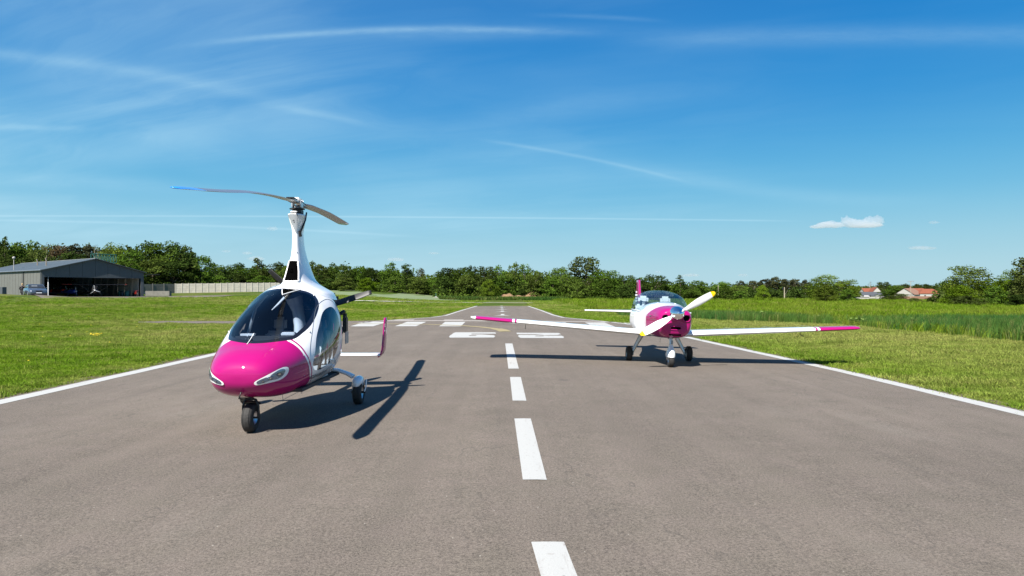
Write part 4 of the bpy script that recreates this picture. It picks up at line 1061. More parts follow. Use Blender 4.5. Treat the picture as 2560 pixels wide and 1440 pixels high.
# canopy bubble
K = [(1.02, 1.37, 1.10, 1.15, .30, 2.3), (1.15, 1.44, 1.10, 1.16, .48, 2.5), (1.4, 1.56, 1.10, 1.18, .56, 2.6), (1.75, 1.645, 1.10, 1.20, .60, 2.55), (2.1, 1.665, 1.10, 1.20, .60, 2.5), (2.5, 1.61, 1.10, 1.20, .56, 2.4), (2.9, 1.49, 1.10, 1.18, .50, 2.1), (3.25, 1.33, 1.10, 1.16, .38, 2.1)]
th = np.linspace(0, math.pi, 49); ss = np.concatenate([[1.02], np.linspace(1.05, 3.25, 50)])
S2, T2 = np.meshgrid(ss, th, indexing='ij'); kx, kz = surf(np.array(K), S2, T2)
kv = np.stack([kx, S2 - 1.8, kz], -1).reshape(-1, 3); ki = np.arange(51 * 49).reshape(51, 49)
kf = np.stack([ki[:-1, :-1], ki[:-1, 1:], ki[1:, 1:], ki[1:, :-1]], -1).reshape(-1, 4)
can = mesh_obj('canopy', kv, kf, M['glassclear'], plane, smooth=True)
fr = [tuple(kv[20 * 49 + k]) for k in range(3, 46)]
MB().tube([tuple(kv[44 * 49 + k]) for k in range(3, 46)], .016, 6, flat=(1, 1)).build('canopy_hoop', M['seatdark'], can)
bs = []
for s_ in np.linspace(1.30, 2.95, 30):
    bs.append(s_)
for sx in (0, 1):
    pts = []
    for s_ in np.linspace(1.06, 3.1, 40):
        kk = np.linspace(0, math.pi / 2, 60); x1, z1 = surf(np.array(K), np.full(60, s_), kk); x2, z2 = surf(np.array(A), np.full(60, s_), kk)
        zf = np.interp(x1[::-1], x2[::-1], z2[::-1])[::-1]
        k = np.argmax(z1 > zf) if (z1 > zf).any() else 59
        pts.append(((x1[k] if sx else -x1[k]), s_ - 1.8, z1[k]))
    MB().tube(pts, .011, 6).build('canopy_rail', M['white'], can)
# cockpit
MB().box(-.42, .42, -.35, .95, .70, .74).build('cockpit_floor', M['seatdark'], plane)
MB().box(-.46, .46, -.42, -.30, 1.05, 1.33, bev=.03).build('instrument_panel', M['seatdark'], plane)
MB().box(-.42, .42, .98, 1.02, .75, 1.36, bev=.01).build('bulkhead', M['seatdark'], plane)
for sx in (-.27, .27):
    st = MB().box(sx - .21, sx + .21, .05, .55, .74, .88, bev=.04).build('seat', M['seat'], plane)
    MB().box(sx - .20, sx + .20, -.05, .05, 0, .50, M=Matrix.Translation((0, .60, .84)) @ Matrix.Rotation(R(-15), 4, 'X'), bev=.04).build('seat_back', M['seat'], st)
    MB().box(sx - .125, sx + .125, -.045, .045, 0, .19, M=Matrix.Translation((0, .76, 1.34)) @ Matrix.Rotation(R(-8), 4, 'X'), bev=.05).build('headrest', M['seat'], st)
MB().lathe([(0, -.02), (.03, -.02), (.03, .03), (0, .03)], 'y', (-.38, -.30, 1.36), 12).box(-.50, -.46, -.25, -.1, 1.30, 1.42, bev=.01).build('radio_unit', M['black'], plane)
# cowling openings
for sx in (1, -1):
    P0 = spline([(sx * .15, 1.11), (sx * .20, 1.15), (sx * .27, 1.13), (sx * .29, 1.06), (sx * .25, 1.01), (sx * .17, 1.02), (sx * .14, 1.06)], 4)
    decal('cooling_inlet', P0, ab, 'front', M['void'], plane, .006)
    rp = [q for q in [cast(ab, (a, -9, b), (0, 1, 0), .010) for a, b in P0] if q]; rp.append(rp[0]); MB().tube(rp, .012, 8, False).build('inlet_lip', M['magenta'], plane)
P0 = spline([(-.11, .87), (-.09, .90), (.09, .90), (.11, .87), (.09, .835), (-.09, .835)], 4)
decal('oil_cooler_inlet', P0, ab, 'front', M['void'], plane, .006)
rp = [q for q in [cast(ab, (a, -9, b), (0, 1, 0), .008) for a, b in P0] if q]; rp.append(rp[0]); MB().tube(rp, .010, 8, False).build('inlet_lip', M['magenta'], plane)
MB().tube([(-.372, -1.30, 1.12), (-.41, -1.22, 1.115), (-.415, -1.10, 1.11)], [.02, .04, .03], 10, flat=(1, .5)).build('cowl_scoop', M['magenta'], plane)
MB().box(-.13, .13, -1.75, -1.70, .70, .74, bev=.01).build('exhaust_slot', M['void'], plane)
for (px_, z_) in ((-.30, 1.22), (.30, 1.22), (-.47, 1.1)):
    p = cast(ab, (-9 if px_ < 0 else 9, -.95, z_), (1 if px_ < 0 else -1, 0, 0), .002)
    if p: MB().lathe([(0, -.005), (.012, -.005), (.012, .005), (0, .005)], 'x', p, 8).build('fastener', M['greymetal'], plane)
# cowling split line and fasteners
for sd in (-1, 1):
    pts_ = [cast(ab, (9 * sd, y_, 1.02), (-sd, 0, 0), .0005) for y_ in np.linspace(-1.66, -.92, 16)]
    MB().tube([p for p in pts_ if p], .003, 5).build('cowling_seam', M['darkgrey'], fus)
pts_ = []
for a_ in np.linspace(-.4, math.pi + .4, 40):
    xx, zz_ = surf(np.array(A), np.array([.90]), np.array([a_])); pts_.append((float(xx[0]) * 1.001, -.90, float(zz_[0]) + .0006))
MB().tube(pts_, .0028, 5).build('firewall_seam', M['darkgrey'], fus)
# propeller
sp = [(0.0, -2.13), (.03, -2.125), (.07, -2.09), (.115, -2.02), (.145, -1.94), (.155, -1.86), (.155, -1.84), (0, -1.84)]
spn = MB().lathe(sp, 'y', (0, 0, 1.175), 32).build('spinner', M['chrome'], plane)
for ang in (31.0, 211.0):
    a = R(ang); d = Vector((math.cos(a), 0, math.sin(a))); e = Vector((-math.sin(a), 0, math.cos(a))); secs = []; mi = []
    T_ = np.linspace(0, 1, 28)
    for t in T_:
        r_ = .12 + .77 * t
        ch = np.interp(t, [0, .08, .25, .45, .7, .88, .95, 1], [.05, .075, .135, .175, .165, .135, .105, .045]); tw = R(34 - 20 * t)
        c = e * math.cos(tw) - Vector((0, 1, 0)) * math.sin(tw) * (1 if True else -1); nrm = d.cross(c)
        secs.append((Vector((0, -1.93, 1.175)) + d * r_ - c * ch * .5, c * ch, nrm * (.045 * (1 - .75 * t))))
    mi = [1 if t > .875 else 0 for t in T_[:-1]]
    foil_loft('propeller_blade', secs, [M['white'], M['yellow']], spn, mi=mi)
    MB().tube([Vector((0, -1.93, 1.175)) + d * .10, Vector((0, -1.93, 1.175)) + d * .17], .03, 12).build('blade_root', M['alu'], spn)
# wings
for sx in (1, -1):
    X_ = [.30, .45, .60, 1.2, 2.0, 2.8, 3.36, 3.361, 3.405, 3.406, 3.46, 3.461, 3.9, 4.2, 4.30, 4.36, 4.385, 4.40]
    mi = []; secs = []
    for x_ in X_:
        t = (x_ - .45) / 3.93; le = -.78 + .10 * t; ch = 1.30 - .42 * t; zb = .655 + .245 * max(0, t) - .0; tk = .155 - .055 * t
        cap = max(0, (x_ - 4.28) / .12); ch2 = ch * (1 - .22 * cap ** 3); tk2 = tk * (1 - .55 * cap ** 2.5)
        secs.append(((sx * x_, le + (ch - ch2) * .5, zb + .02), (0, ch2, -.035), (0, 0, tk2)))
    for i in range(len(X_) - 1):
        m_ = (X_[i] + X_[i + 1]) / 2; mi.append(1 if (3.361 < m_ < 3.405 or m_ > 3.461) and not (sx < 0 and m_ > 4.31) else 0)
    wg = foil_loft('wing', secs, [M['white'], M['magenta']], plane, n_=16, mi=mi)
    for x_ in (.62, 1.55, 2.45, 3.30):
        t = (x_ - .45) / 3.93; MB().tube([(sx * x_, -.62 + .1 * t, .655 + .245 * t + .125 - .035 * t), (sx * x_, .0, .655 + .245 * t + .115 - .035 * t), (sx * x_, .22, .655 + .245 * t + .075 - .02 * t)], .0022, 4).build('panel_seam', M['greymetal'], wg)
    # flap and aileron gap, pitot / tie-down
    MB().tube([(sx * .62, .245, .742), (sx * 3.30, .18, .885)], .004, 5).build('aileron_gap', M['darkgrey'], wg)
    MB().tube([(sx * 3.16, -.35, .80), (sx * 3.16, -.35, .72)], .006, 6).tube([(sx * 3.16, -.35, .72), (sx * 3.16, -.52, .70)], .008, 6).build('pitot_tube' if sx < 0 else 'tie_down_ring', M['black'], wg)
    MB().lathe([(0, -.06), (.02, -.05), (.025, 0), (.015, .04), (0, .05)], 'y', (sx * 4.405, -.45, .93), 10).build('navigation_light', M['white_satin'] if sx < 0 else M['magenta'], wg)
# tail
foil_loft('tailplane', [((x_, 3.10 + .12 * abs(x_) / 1.5, 1.07), (0, .72 - .25 * abs(x_) / 1.5 - (.15 if abs(x_) > 1.49 else 0), 0), (0, 0, .075 - .035 * abs(x_) / 1.5)) for x_ in (-1.5, -1.46, -1.3, -.8, -.3, 0, .3, .8, 1.3, 1.46, 1.5)], [M['white']], plane)
fsec = []
for t in np.linspace(0, 1, 14):
    z_ = 1.08 + .89 * t; fsec.append(((0, 2.75 + .35 * t, z_), (0, .95 - .40 * t, 0), (.13 - .07 * t, 0, 0)))
fn = foil_loft('fin', fsec, [M['magenta'], M['white']], plane, mi=[0] * 13)
for sx in (-1, 1):
    mbt = MB()
    for k in range(4):
        z0 = 1.35 + k * .085
        mbt.box(sx * .045, sx * .052, 3.15 + .06 * (k % 2), 3.40 + .04 * (k % 3), z0, z0 + .05)
    mbt.build('fin_lettering', M['white_satin'], fn)
# undercarriage
MB().tube([(0, -1.30, .70), (0, -1.33, .55), (0, -1.35, .42)], .035, 12).build('nose_leg', M['alu'], plane)
MB().tube([(-.14, -1.2, .70), (0, -1.33, .58)], .012, 8).tube([(.14, -1.2, .70), (0, -1.33, .58)], .012, 8).build('nose_leg_brace', M['greymetal'], plane)
MB().box(.0, .035, -1.40, -1.36, .50, .58, bev=.005).build('shock_absorber', M['greymetal'], plane)
nsv = []
for k, (z_, hw, hd, yc_) in enumerate(((.50, .040, .05, -1.34), (.45, .048, .07, -1.35), (.39, .065, .11, -1.35), (.34, .085, .16, -1.34), (.275, .098, .19, -1.33), (.222, .095, .19, -1.33))):
    for j in range(20):
        t = 2 * math.pi * j / 20; nsv.append((hw * math.cos(t), yc_ + hd * math.sin(t) * (1 if math.sin(t) < 0 else 1.2), z_))
nsf = [[i * 20 + k, i * 20 + (k + 1) % 20, (i + 1) * 20 + (k + 1) % 20, (i + 1) * 20 + k] for i in range(5) for k in range(20)] + [list(range(20))]
mesh_obj('nose_wheel_fairing', nsv, nsf, M['white'], plane, smooth=True)
wheel(plane, (0, -1.35, .160), .160, .12)
MB().tube([(-.075, -1.35, .155), (.075, -1.35, .155)], .014, 8).tube([(-.07, -1.35, .155), (-.085, -1.35, .22)], .012, 8).build('axle', M['alu'], plane)
for sx in (1, -1):
    MB().tube([(sx * .38, .08, .64), (sx * .50, .07, .42), (sx * .60, .04, .24), (sx * .63, .02, .165)], [.045, .036, .03, .03], 10, flat=(.55, 1.3)).build('main_gear_leg', M['alu'], plane)
    wheel(plane, (sx * .70, 0, .175 + (.018 if sx > 0 else -.018)), .178, .135)
    MB().lathe([(0, sx * .60), (.06, sx * .60), (.06, sx * .615), (0, sx * .615)], 'x', (0, 0, .175), 14).build('brake_disc', M['greymetal'], plane)
MB().tube([(-.15, -.9, .60), (-.15, -.9, .50)], .005, 5).build('belly_aerial', M['greymetal'], plane)

# ------------------------------------------------------------------ hangar (local X along the gable, local Y away along the side wall)
HX, HY = X(105, 100), 100.0
HG = 1.0
hang = thing('hangar', 'grey metal-clad hangar with wide open front and low gable roof at the far left', 'hangar', (HX, HY, HG), math.atan2(.806, .592))
WD, EV, RG, LN, OP = 14.5, 3.95, 5.85, 30.0, 3.08
def roofz(x): return EV + (RG - EV) * (1 - abs(x - WD / 2) / (WD / 2))
# side wall in cladding panels with ribs
yy = 0.0
while yy < LN:
    MB().box(-.06, .06, yy + .012, yy + 1.188, -1.2, EV - .02).box(-.085, -.062, yy + .56, yy + .64, -1.2, EV - .03).build('wall_panel', M['cladding'], hang)
    MB().box(WD - .06, WD + .06, yy + .012, yy + 1.188, -1.2, EV - .02).build('wall_panel', M['cladding'], hang)
    yy += 1.2
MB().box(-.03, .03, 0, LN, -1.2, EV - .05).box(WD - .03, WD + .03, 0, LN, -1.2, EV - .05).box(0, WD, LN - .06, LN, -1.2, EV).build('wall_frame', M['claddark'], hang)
for y_ in (0.10, 6.9):
    MB().tube([(-.14, y_, EV - .1), (-.14, y_, -.6)], .055, 8).build('downpipe', M['claddark'] if y_ < 1 else M['black'], hang)
MB().tube([(-.25, -.3, EV - .02), (-.25, LN, EV - .02)], .08, 8).build('gutter', M['greymetal'], hang)
# gable above the opening, in panels, its shade carried by the darker colour
nb = 8
for k in range(nb):
    x0, x1 = .02 + k * (WD - .04) / nb, (k + 1) * (WD - .04) / nb - .012
    vs = []
    for y_ in (0.0, .10): vs += [(x0, y_, OP), (x1, y_, OP), (x1, y_, roofz(x1) - .03)] + ([(WD / 2, y_, RG - .03)] if x0 < WD / 2 < x1 else [(x1, y_, roofz(x1) - .03)]) + [(x0, y_, roofz(x0) - .03)]
    fs = [(0, 1, 2, 3, 4), (9, 8, 7, 6, 5)] + [(i, (i + 1) % 5, 5 + (i + 1) % 5, 5 + i) for i in range(5)]
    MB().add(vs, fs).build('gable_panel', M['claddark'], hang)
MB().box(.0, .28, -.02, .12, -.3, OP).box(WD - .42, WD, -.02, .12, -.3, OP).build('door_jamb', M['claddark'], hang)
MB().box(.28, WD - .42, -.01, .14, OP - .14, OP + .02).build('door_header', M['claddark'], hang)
MB().tube([(.78, -.05, 0), (.78, -.05, 2.2)], .06, 8).build('door_post', M['white_satin'], hang)
MB().tube([(.78, -.05, 2.2), (.78, -.05, OP)], .03, 8).build('door_rail', M['greymetal'], hang)
for sgn in (0, 1):
    xa, xb = (-.35, WD / 2) if not sgn else (WD / 2, WD + .35)
    za = EV - (RG - EV) * .35 / (WD / 2); z0, z1 = (za, RG) if not sgn else (RG, za)
    n_ = 12
    for k in range(n_):
        ya = -.35 + k * (LN + .7) / n_; yb = ya + (LN + .7) / n_ - .03
        vs = [(xa, ya, z0), (xb, ya, z1), (xb, yb, z1), (xa, yb, z0), (xa, ya, z0 + .10), (xb, ya, z1 + .10), (xb, yb, z1 + .10), (xa, yb, z0 + .10)]
        MB().add(vs, [(3, 2, 1, 0), (4, 5, 6, 7), (0, 1, 5, 4), (1, 2, 6, 5), (2, 3, 7, 6), (3, 0, 4, 7)]).build('roof_sheet', M['roofmetal'], hang)
MB().box(WD / 2 - .2, WD / 2 + .2, -.36, LN + .3, RG + .08, RG + .14).build('ridge_cap', M['greymetal'], hang)
for y_ in (8.0, 13.5):
    MB().tube([(2.4 + y_ * .12, y_, 4.6), (2.4 + y_ * .12, y_, 5.7), (2.3 + y_ * .12, y_, 6.1)], .09, 8).build('roof_vent', M['wood'], hang)
MB().tube([(.9, 14, 4.1), (.9, 14, 6.1)], .05, 8).lathe([(0, 5.98), (.14, 6.02), (.21, 6.15), (.22, 6.25), (.14, 6.38), (0, 6.42)], 'z', (.9, 14, 0), 14).build('roof_lamp', M['render'], hang)
MB().box(.3, WD - .3, .2, LN - .3, -.04, -.01).build('hangar_floor', M['asphalt'], hang)
MB().box(WD - .55, WD - .5, .5, 8, 0, 3.0).build('inner_partition', M['concrete'], hang)
MB().box(WD + .4, WD + 2.6, -.1, 3.0, EV - .35, EV - .22).build('lean_to_roof', M['black'], hang)
def hw(x, y, z=0.0): return hang.matrix_basis @ Vector((x, y, z))
# lattice frame behind the roof
lat = thing('lattice_frame', 'green steel lattice frame rising behind the right roof slope of the hangar', 'lattice frame', hw(14.2, 14, 0), math.atan2(.806, .592))
mb = MB(); 
for z_ in (6.0, 7.4):
    for y_ in (0, 1.2): mb.tube([(-1.5, y_, z_), (2.2, y_, z_)], .06, 6)
for k in range(9):
    x_ = -1.5 + k * 3.7 / 8
    for y_ in (0, 1.2):
        mb.tube([(x_, y_, 6.0), (x_, y_, 7.4)], .045, 6)
        if k < 8: mb.tube([(x_, y_, 6.0 if k % 2 else 7.4), (x_ + .46, y_, 7.4 if k % 2 else 6.0)], .045, 6)
    mb.tube([(x_, 0, 7.4), (x_, 1.2, 7.4)], .04, 6)
mb.build('truss', M['green'], lat)
MB().tube([(-1.4, .6, -.8), (-1.4, .6, 6)], .1, 8).build('leg', M['green'], lat)
MB().tube([(2.1, .6, -.8), (2.1, .6, 6)], .1, 8).build('leg', M['green'], lat)

# aircraft inside and in front of the hangar
def small_plane(label, loc, rz, high, body, wingm, propn, s=1.0, tip=None):
    p = thing('parked_aeroplane', label, 'aeroplane', loc, rz, None)
    A3 = np.array([(0, .95, .95, .95, 0, 2), (.05, 1.15, .70, .95, .28, 2.3), (.5, 1.25, .55, .92, .36, 2.4), (1.2, 1.35 if not high else 1.75, .5, .95, .45, 2.4), (2.2, 1.35 if not high else 1.8, .5, .95, .45, 2.4), (3.2, 1.2, .6, .95, .30, 2.2), (5.6, .95, .75, .85, .06, 2)])
    sr_ = np.array([0, .02, .05, .2, .5, .9, 1.3, 1.8, 2.3, 3, 3.8, 4.7, 5.6]); v_, t_, c_, l_ = shell(A3, sr_, 24, [], -1.6)
    shell_part('fuselage', v_, t_, c_, [0], body, p)
    z_ = 1.82 if high else .62
    foil_loft('wing', [((x_, -.5, z_ + .02 * abs(x_)), (0, 1.3 if abs(x_) < 4.2 else .9, 0), (0, 0, .15 if abs(x_) < 4.2 else .05)) for x_ in (-4.4, -4.1, -3.0, 0, 3.0, 4.1, 4.4)], [wingm, tip or wingm], p, mi=[1, 1, 0, 0, 0, 1] if tip else None)
    if high:
        for sx in (-1, 1): MB().tube([(sx * .4, 0, .6), (sx * 2.0, 0, 1.82)], .03, 6).build('wing_strut', wingm, p)
        MB().box(-.36, .36, -.42, .6, 1.30, 1.70, bev=.06).build('cabin_window', M['window'], p)
    else:
        mbx = MB().lathe([(0, 0), (.3, .1), (.42, .5), (.42, 1.0), (.3, 1.4), (0, 1.6)], 'y', (0, -.4, 1.25), 14); mbx.build('canopy', M['window'], p)
    foil_loft('tailplane', [((x_, 3.4, .95), (0, .6, 0), (0, 0, .06)) for x_ in (-1.3, 0, 1.3)], [wingm], p)
    foil_loft('fin', [((0, 3.2 + .3 * t, .95 + t), (0, .8 - .3 * t, 0), (.06, 0, 0)) for t in (0, .5, 1.0)], [body], p)
    for sx in (-1, 1):
        MB().tube([(sx * .35, -.35, .7), (sx * .85, -.35, .25)], .03, 6).build('gear_leg', body, p)
        MB().lathe([(.10, -.05), (.22, -.06), (.25, 0), (.22, .06), (.10, .05)], 'x', (sx * .9, -.35, .25), 14).build('wheel', M['rubber'], p)
    MB().lathe([(.05, -.03), (.11, -.03), (.13, 0), (.11, .03), (.05, .03)], 'x', (0, 3.7 if high else -1.2, .13), 12).tube([(0, 3.6 if high else -1.2, .13), (0, 3.5 if high else -1.2, .7)], .025, 6).build('wheel', M['rubber'], p)
    pr = MB().lathe([(0, -1.85), (.08, -1.78), (.13, -1.62), (0, -1.60)], 'y', (0, 0, .97), 14).build('spinner', M['white'], p)
    for k in range(propn):
        a = R(100 + 360 / propn * k); d = Vector((math.cos(a), 0, math.sin(a))); e = Vector((-math.sin(a), .5, math.cos(a))).normalized()
        foil_loft('propeller_blade', [(Vector((0, -1.70, .97)) + d * r_ - e * c_ / 2, e * c_, d.cross(e) * .03) for r_, c_ in ((.1, .06), (.3, .10), (.6, .09), (.80, .05))], [M['greymetal']], pr)
    p.scale = (s, s, s)
    return p
q = hw(7.4, .6); small_plane('dark high-wing aeroplane with white three-bladed propeller standing in the hangar mouth', q, R(32), True, M['black'], M['blackgloss'], 3, 1.0, M['red'])
q = hw(4.6, 6.5); small_plane('red and dark low-wing aeroplane deep inside the hangar on the left', q, R(70), False, M['red'], M['blackgloss'], 2, .95)
q = hw(4.9, 2.8); small_plane('blue low-wing aeroplane inside the hangar between the red one and the dark high-wing one', q, R(60), False, M['blue'], M['blackgloss'], 2, .85)
q = hw(11.9, 1.6, 0)
bar = thing('oil_drums', 'dark drums and boxes standing inside the hangar mouth on the right', 'drums', q)
for k, (a, b) in enumerate(((0, 0), (.7, .2), (-.6, .5))): MB().lathe([(0, 0), (.29, 0), (.3, .3), (.29, .31), (.3, .6), (.29, .88), (0, .88)], 'z', (a, b, 0), 16).build('drum', M['green'] if k else M['black'], bar)
mot = thing('motorcycle', 'dark motorcycle parked just inside the right end of the hangar opening', 'motorcycle', hw(13.4, .3), R(50))
for y_ in (-.65, .65): MB().lathe([(.20, -.05), (.29, -.05), (.31, 0), (.29, .05), (.20, .05)], 'x', (0, y_, .31), 16).build('wheel', M['rubber'], mot)
MB().box(-.12, .12, -.35, .3, .35, .75, bev=.06).box(-.13, .13, -.1, .7, .72, .84, bev=.04).tube([(0, -.6, .35), (0, -.4, .95), (-.3, -.35, 1.0)], .03, 6).tube([(0, -.4, .95), (.3, -.35, 1.0)], .03, 6).build('frame', M['red'], mot)

# concrete panel wall stepping down to the right
wall = thing('concrete_wall', 'long pale concrete panel wall stepping down behind the grass right of the hangar', 'wall', (0, 0, 0))
W0, W1 = Vector((X(352, 133), 133)), Vector((X(437, 139), 139)); W2 = Vector((X(745, 152), 152))
def wall_run(a, b, n_, mats_, h):
    for k in range(n_):
        p, q = a.lerp(b, k / n_), a.lerp(b, (k + 1) / n_); d = (q - p).normalized(); L_ = (q - p).length
        Mz = Matrix.Translation((p.x, p.y, min(gz(p.x, p.y), gz(q.x, q.y)) - .05)) @ Matrix.Rotation(math.atan2(d.y, d.x), 4, 'Z')
        MB().box(0, .16, -.09, .09, -.3, h + .06, Mz).build('wall_post', mats_, wall)
        for j in range(4):
            MB().box(.16, L_, -.03 + .004 * (j % 2), .03, j * h / 4 + .006 - (.2 if j == 0 else 0), (j + 1) * h / 4 - .006, Mz).build('wall_panel', mats_, wall)
wall_run(W0, W1, 3, M['concretegrey'], 2.0); wall_run(W1, W2, 20, M['concrete'], 1.95)
blk = Vector((X(366, 121), 121)); 
tag(MB().box(0, 4.1, -.5, .5, 0, .95, Matrix.Translation((blk.x, blk.y, gz(blk.x, blk.y) - .1)) @ Matrix.Rotation(R(6), 4, 'Z'), bev=.03).build('concrete_block', M['concretegrey']), 'long low grey concrete block lying right of the hangar opening', 'block')
# bicycle
bx_, by_ = X(350, 117), 117
bk = thing('bicycle', 'white and red bicycle standing at the right corner of the hangar', 'bicycle', (bx_, by_, gz(bx_, by_)), R(10))
for x_ in (-.55, .55):
    wv = MB(); wv.lathe([(.315, -.018), (.345, -.018), (.345, .018), (.315, .018), (.315, -.018)], 'y', (x_, 0, .345), 24)
    for k in range(8): wv.tube([(x_, 0, .345), (x_ + .32 * math.cos(k * math.pi / 4), 0, .345 + .32 * math.sin(k * math.pi / 4))], .006, 4)
    wv.build('wheel', M['white_satin'], bk)
MB().tube([(-.55, 0, .345), (-.15, 0, .30), (-.28, 0, .85), (-.55, 0, .345)], .022, 6).tube([(-.15, 0, .30), (.38, 0, .80), (-.26, 0, .78)], .024, 6).tube([(.55, 0, .345), (.36, 0, .95), (.25, 0, 1.05)], .022, 6).build('frame', M['red'], bk)
MB().box(-.38, -.14, -.08, .08, .88, .95, bev=.02).build('saddle', M['black'], bk)
MB().tube([(.25, -.28, 1.02), (.32, 0, 1.04), (.25, .28, 1.02)], .015, 6).build('handlebar', M['black'], bk)

# parked car: lofted body
cx0, cy0 = X(88, 79), 79.0
car = thing('parked_car', 'blue-grey estate car parked on the grass edge by the hangar corner', 'car', (cx0, cy0, gz(cx0, cy0) - .02), R(44))
CB = [(-2.30, .28, .62, .74), (-2.22, .20, .74, .84), (-1.9, .18, .86, .90), (-1.3, .18, .96, .92), (-.9, .18, 1.00, .92), (0, .18, 1.02, .93), (1.2, .18, 1.03, .93), (2.0, .20, 1.02, .90), (2.28, .30, .95, .82), (2.34, .40, .80, .74)]
def box_loft(name, secs, mat_, parent, n_=5):
    vs = []; ring = None
    for (y, z0, z1, w_) in secs:
        pr = [(w_ * .9, z0), (w_, z0 + .12 * (z1 - z0)), (w_, z0 + .6 * (z1 - z0)), (w_ * .95, z0 + .88 * (z1 - z0)), (w_ * .86, z1 - .01), (w_ * .4, z1)]
        pr = pr + [(-a, b) for a, b in pr[::-1]]; vs += [(a, y, b) for a, b in pr]; m = len(pr)
    fs = [[i * m + k, i * m + (k + 1) % m, (i + 1) * m + (k + 1) % m, (i + 1) * m + k] for i in range(len(secs) - 1) for k in range(m)] + [list(range(m)), list(range((len(secs) - 1) * m, len(secs) * m))]
    o = MB().add(vs, fs, True).build(name, mat_, parent); return o
box_loft('body', CB, M['carblue'], car)
box_loft('windows', [(-1.0, .98, 1.02, .80), (-.35, .98, 1.36, .72), (0.1, .98, 1.42, .70), (1.6, .98, 1.40, .69), (2.15, .98, 1.05, .74)], M['window'], car)
box_loft('roof', [(-.30, 1.37, 1.405, .66), (.1, 1.41, 1.45, .66), (1.5, 1.39, 1.43, .65), (1.8, 1.26, 1.31, .66)], M['carblue'], car)
for sx in (-1, 1):
    MB().box(sx * .50 - .19, sx * .50 + .19, -2.27, -2.16, .60, .74, bev=.03).build('headlight', M['lens'], car)
    MB().box(min(sx * .93, sx * 1.05), max(sx * .93, sx * 1.05), -.72, -.60, .98, 1.10, bev=.03).build('wing_mirror', M['carblue'], car)
    MB().tube([(sx * .80, -1.0, 1.0), (sx * .69, -.33, 1.38), (sx * .67, .1, 1.43)], .03, 6).build('window_pillar', M['carblue'], car)
    for y_ in (-1.40, 1.42):
        wh = MB().lathe([(.20, -.1), (.31, -.1), (.33, -.05), (.33, .05), (.31, .1), (.20, .1)], 'x', (sx * .84, y_, .33), 20).build('wheel', M['rubber'], car)
        MB().lathe([(0, sx * .09), (.18, sx * .10), (.2, sx * .08)], 'x', (sx * .84, y_, .33), 14).build('rim', M['alu'], wh)
MB().box(-.30, -.02, -2.335, -2.27, .56, .70, bev=.02).box(.02, .30, -2.335, -2.27, .56, .70, bev=.02).build('grille', M['black'], car)
MB().box(-.26, .26, -2.36, -2.335, .40, .50, bev=.005).build('number_plate', M['white_satin'], car)
MB().box(-.45, .1, -.62, -.60, 1.20, 1.27, Matrix.Translation((0, 0, 0))).build('sun_strip', M['white_satin'], car)

# walking person in a dark coat
pxw, pyw = X(56, 84), 84.0
person = thing('person', 'person in a long black coat walking beside the blue-grey car', 'person', (pxw, pyw, gz(pxw, pyw) + .02), R(200))
def skin_body(name, nodes, edges, mat_, parent, sub=1, root=0):
    me = bpy.data.meshes.new(name); me.from_pydata([n_[0] for n_ in nodes], edges, []); me.materials.append(mat_)
    o = bpy.data.objects.new(name, me); C.objects.link(o); o.parent = parent
    m = o.modifiers.new('skin', 'SKIN'); m.use_smooth_shade = True
    for i, n_ in enumerate(nodes):
        r_ = n_[1]; me.skin_vertices[0].data[i].radius = (r_, r_) if not isinstance(r_, tuple) else r_
        me.skin_vertices[0].data[i].use_root = (i == root)
    s_ = o.modifiers.new('sub', 'SUBSURF'); s_.levels = sub; s_.render_levels = sub
    return o
nodes = [((0, 0, .92), (.15, .11)), ((0, 0, 1.15), (.14, .10)), ((0, .02, 1.38), (.17, .11)), ((0, .03, 1.50), .055), ((0, .0, 1.57), .06), ((0, -.01, 1.68), (.075, .095)), ((0, -.01, 1.74), (.06, .07)),
         ((.10, -.05, .85), .085), ((.11, -.22, .48), .06), ((.11, -.26, .10), .045), ((.11, -.38, .05), .04),
         ((-.10, .05, .85), .085), ((-.11, .12, .48), .06), ((-.11, .38, .16), .045), ((-.11, .30, .05), .04),
         ((.20, .02, 1.40), .06), ((.26, .04, 1.12), .045), ((.24, -.16, .95), .035), ((.23, -.24, .92), .04),
         ((-.20, .02, 1.40), .06), ((-.26, -.05, 1.12), .045), ((-.22, -.26, 1.02), .035), ((-.20, -.33, 1.02), .04)]
edges = [(0, 1), (1, 2), (2, 3), (3, 4), (4, 5), (5, 6), (0, 7), (7, 8), (8, 9), (9, 10), (0, 11), (11, 12), (12, 13), (13, 14), (2, 15), (15, 16), (16, 17), (17, 18), (2, 19), (19, 20), (20, 21), (21, 22)]
skin_body('body', nodes, edges, M['skin'], person, 2)
ct = MB(); 
ct.tube([(0, .06, .62), (0, .03, .95), (0, .01, 1.2), (0, .03, 1.42), (0, .03, 1.50)], [.30, .25, .20, .22, .10], 18, flat=(1, .8))
ct.tube([(.20, .02, 1.42), (.27, .04, 1.12), (.25, -.14, .97)], [.085, .07, .06], 10).tube([(-.20, .02, 1.42), (-.27, -.05, 1.12), (-.23, -.24, 1.03)], [.085, .07, .06], 10).build('coat', M['coat'], person)
MB().tube([(.10, -.05, .85), (.11, -.22, .48), (.11, -.26, .12)], [.10, .075, .065], 10).tube([(-.10, .05, .85), (-.11, .12, .48), (-.11, .37, .19)], [.10, .075, .065], 10).build('trousers', M['coat'], person)
for a in ((.11, -.32, .045), (-.11, .33, .08)): MB().lathe([(0, -.13), (.04, -.11), (.05, 0), (.045, .08), (0, .11)], 'y', a, 10).build('shoe', M['white_satin'], person)
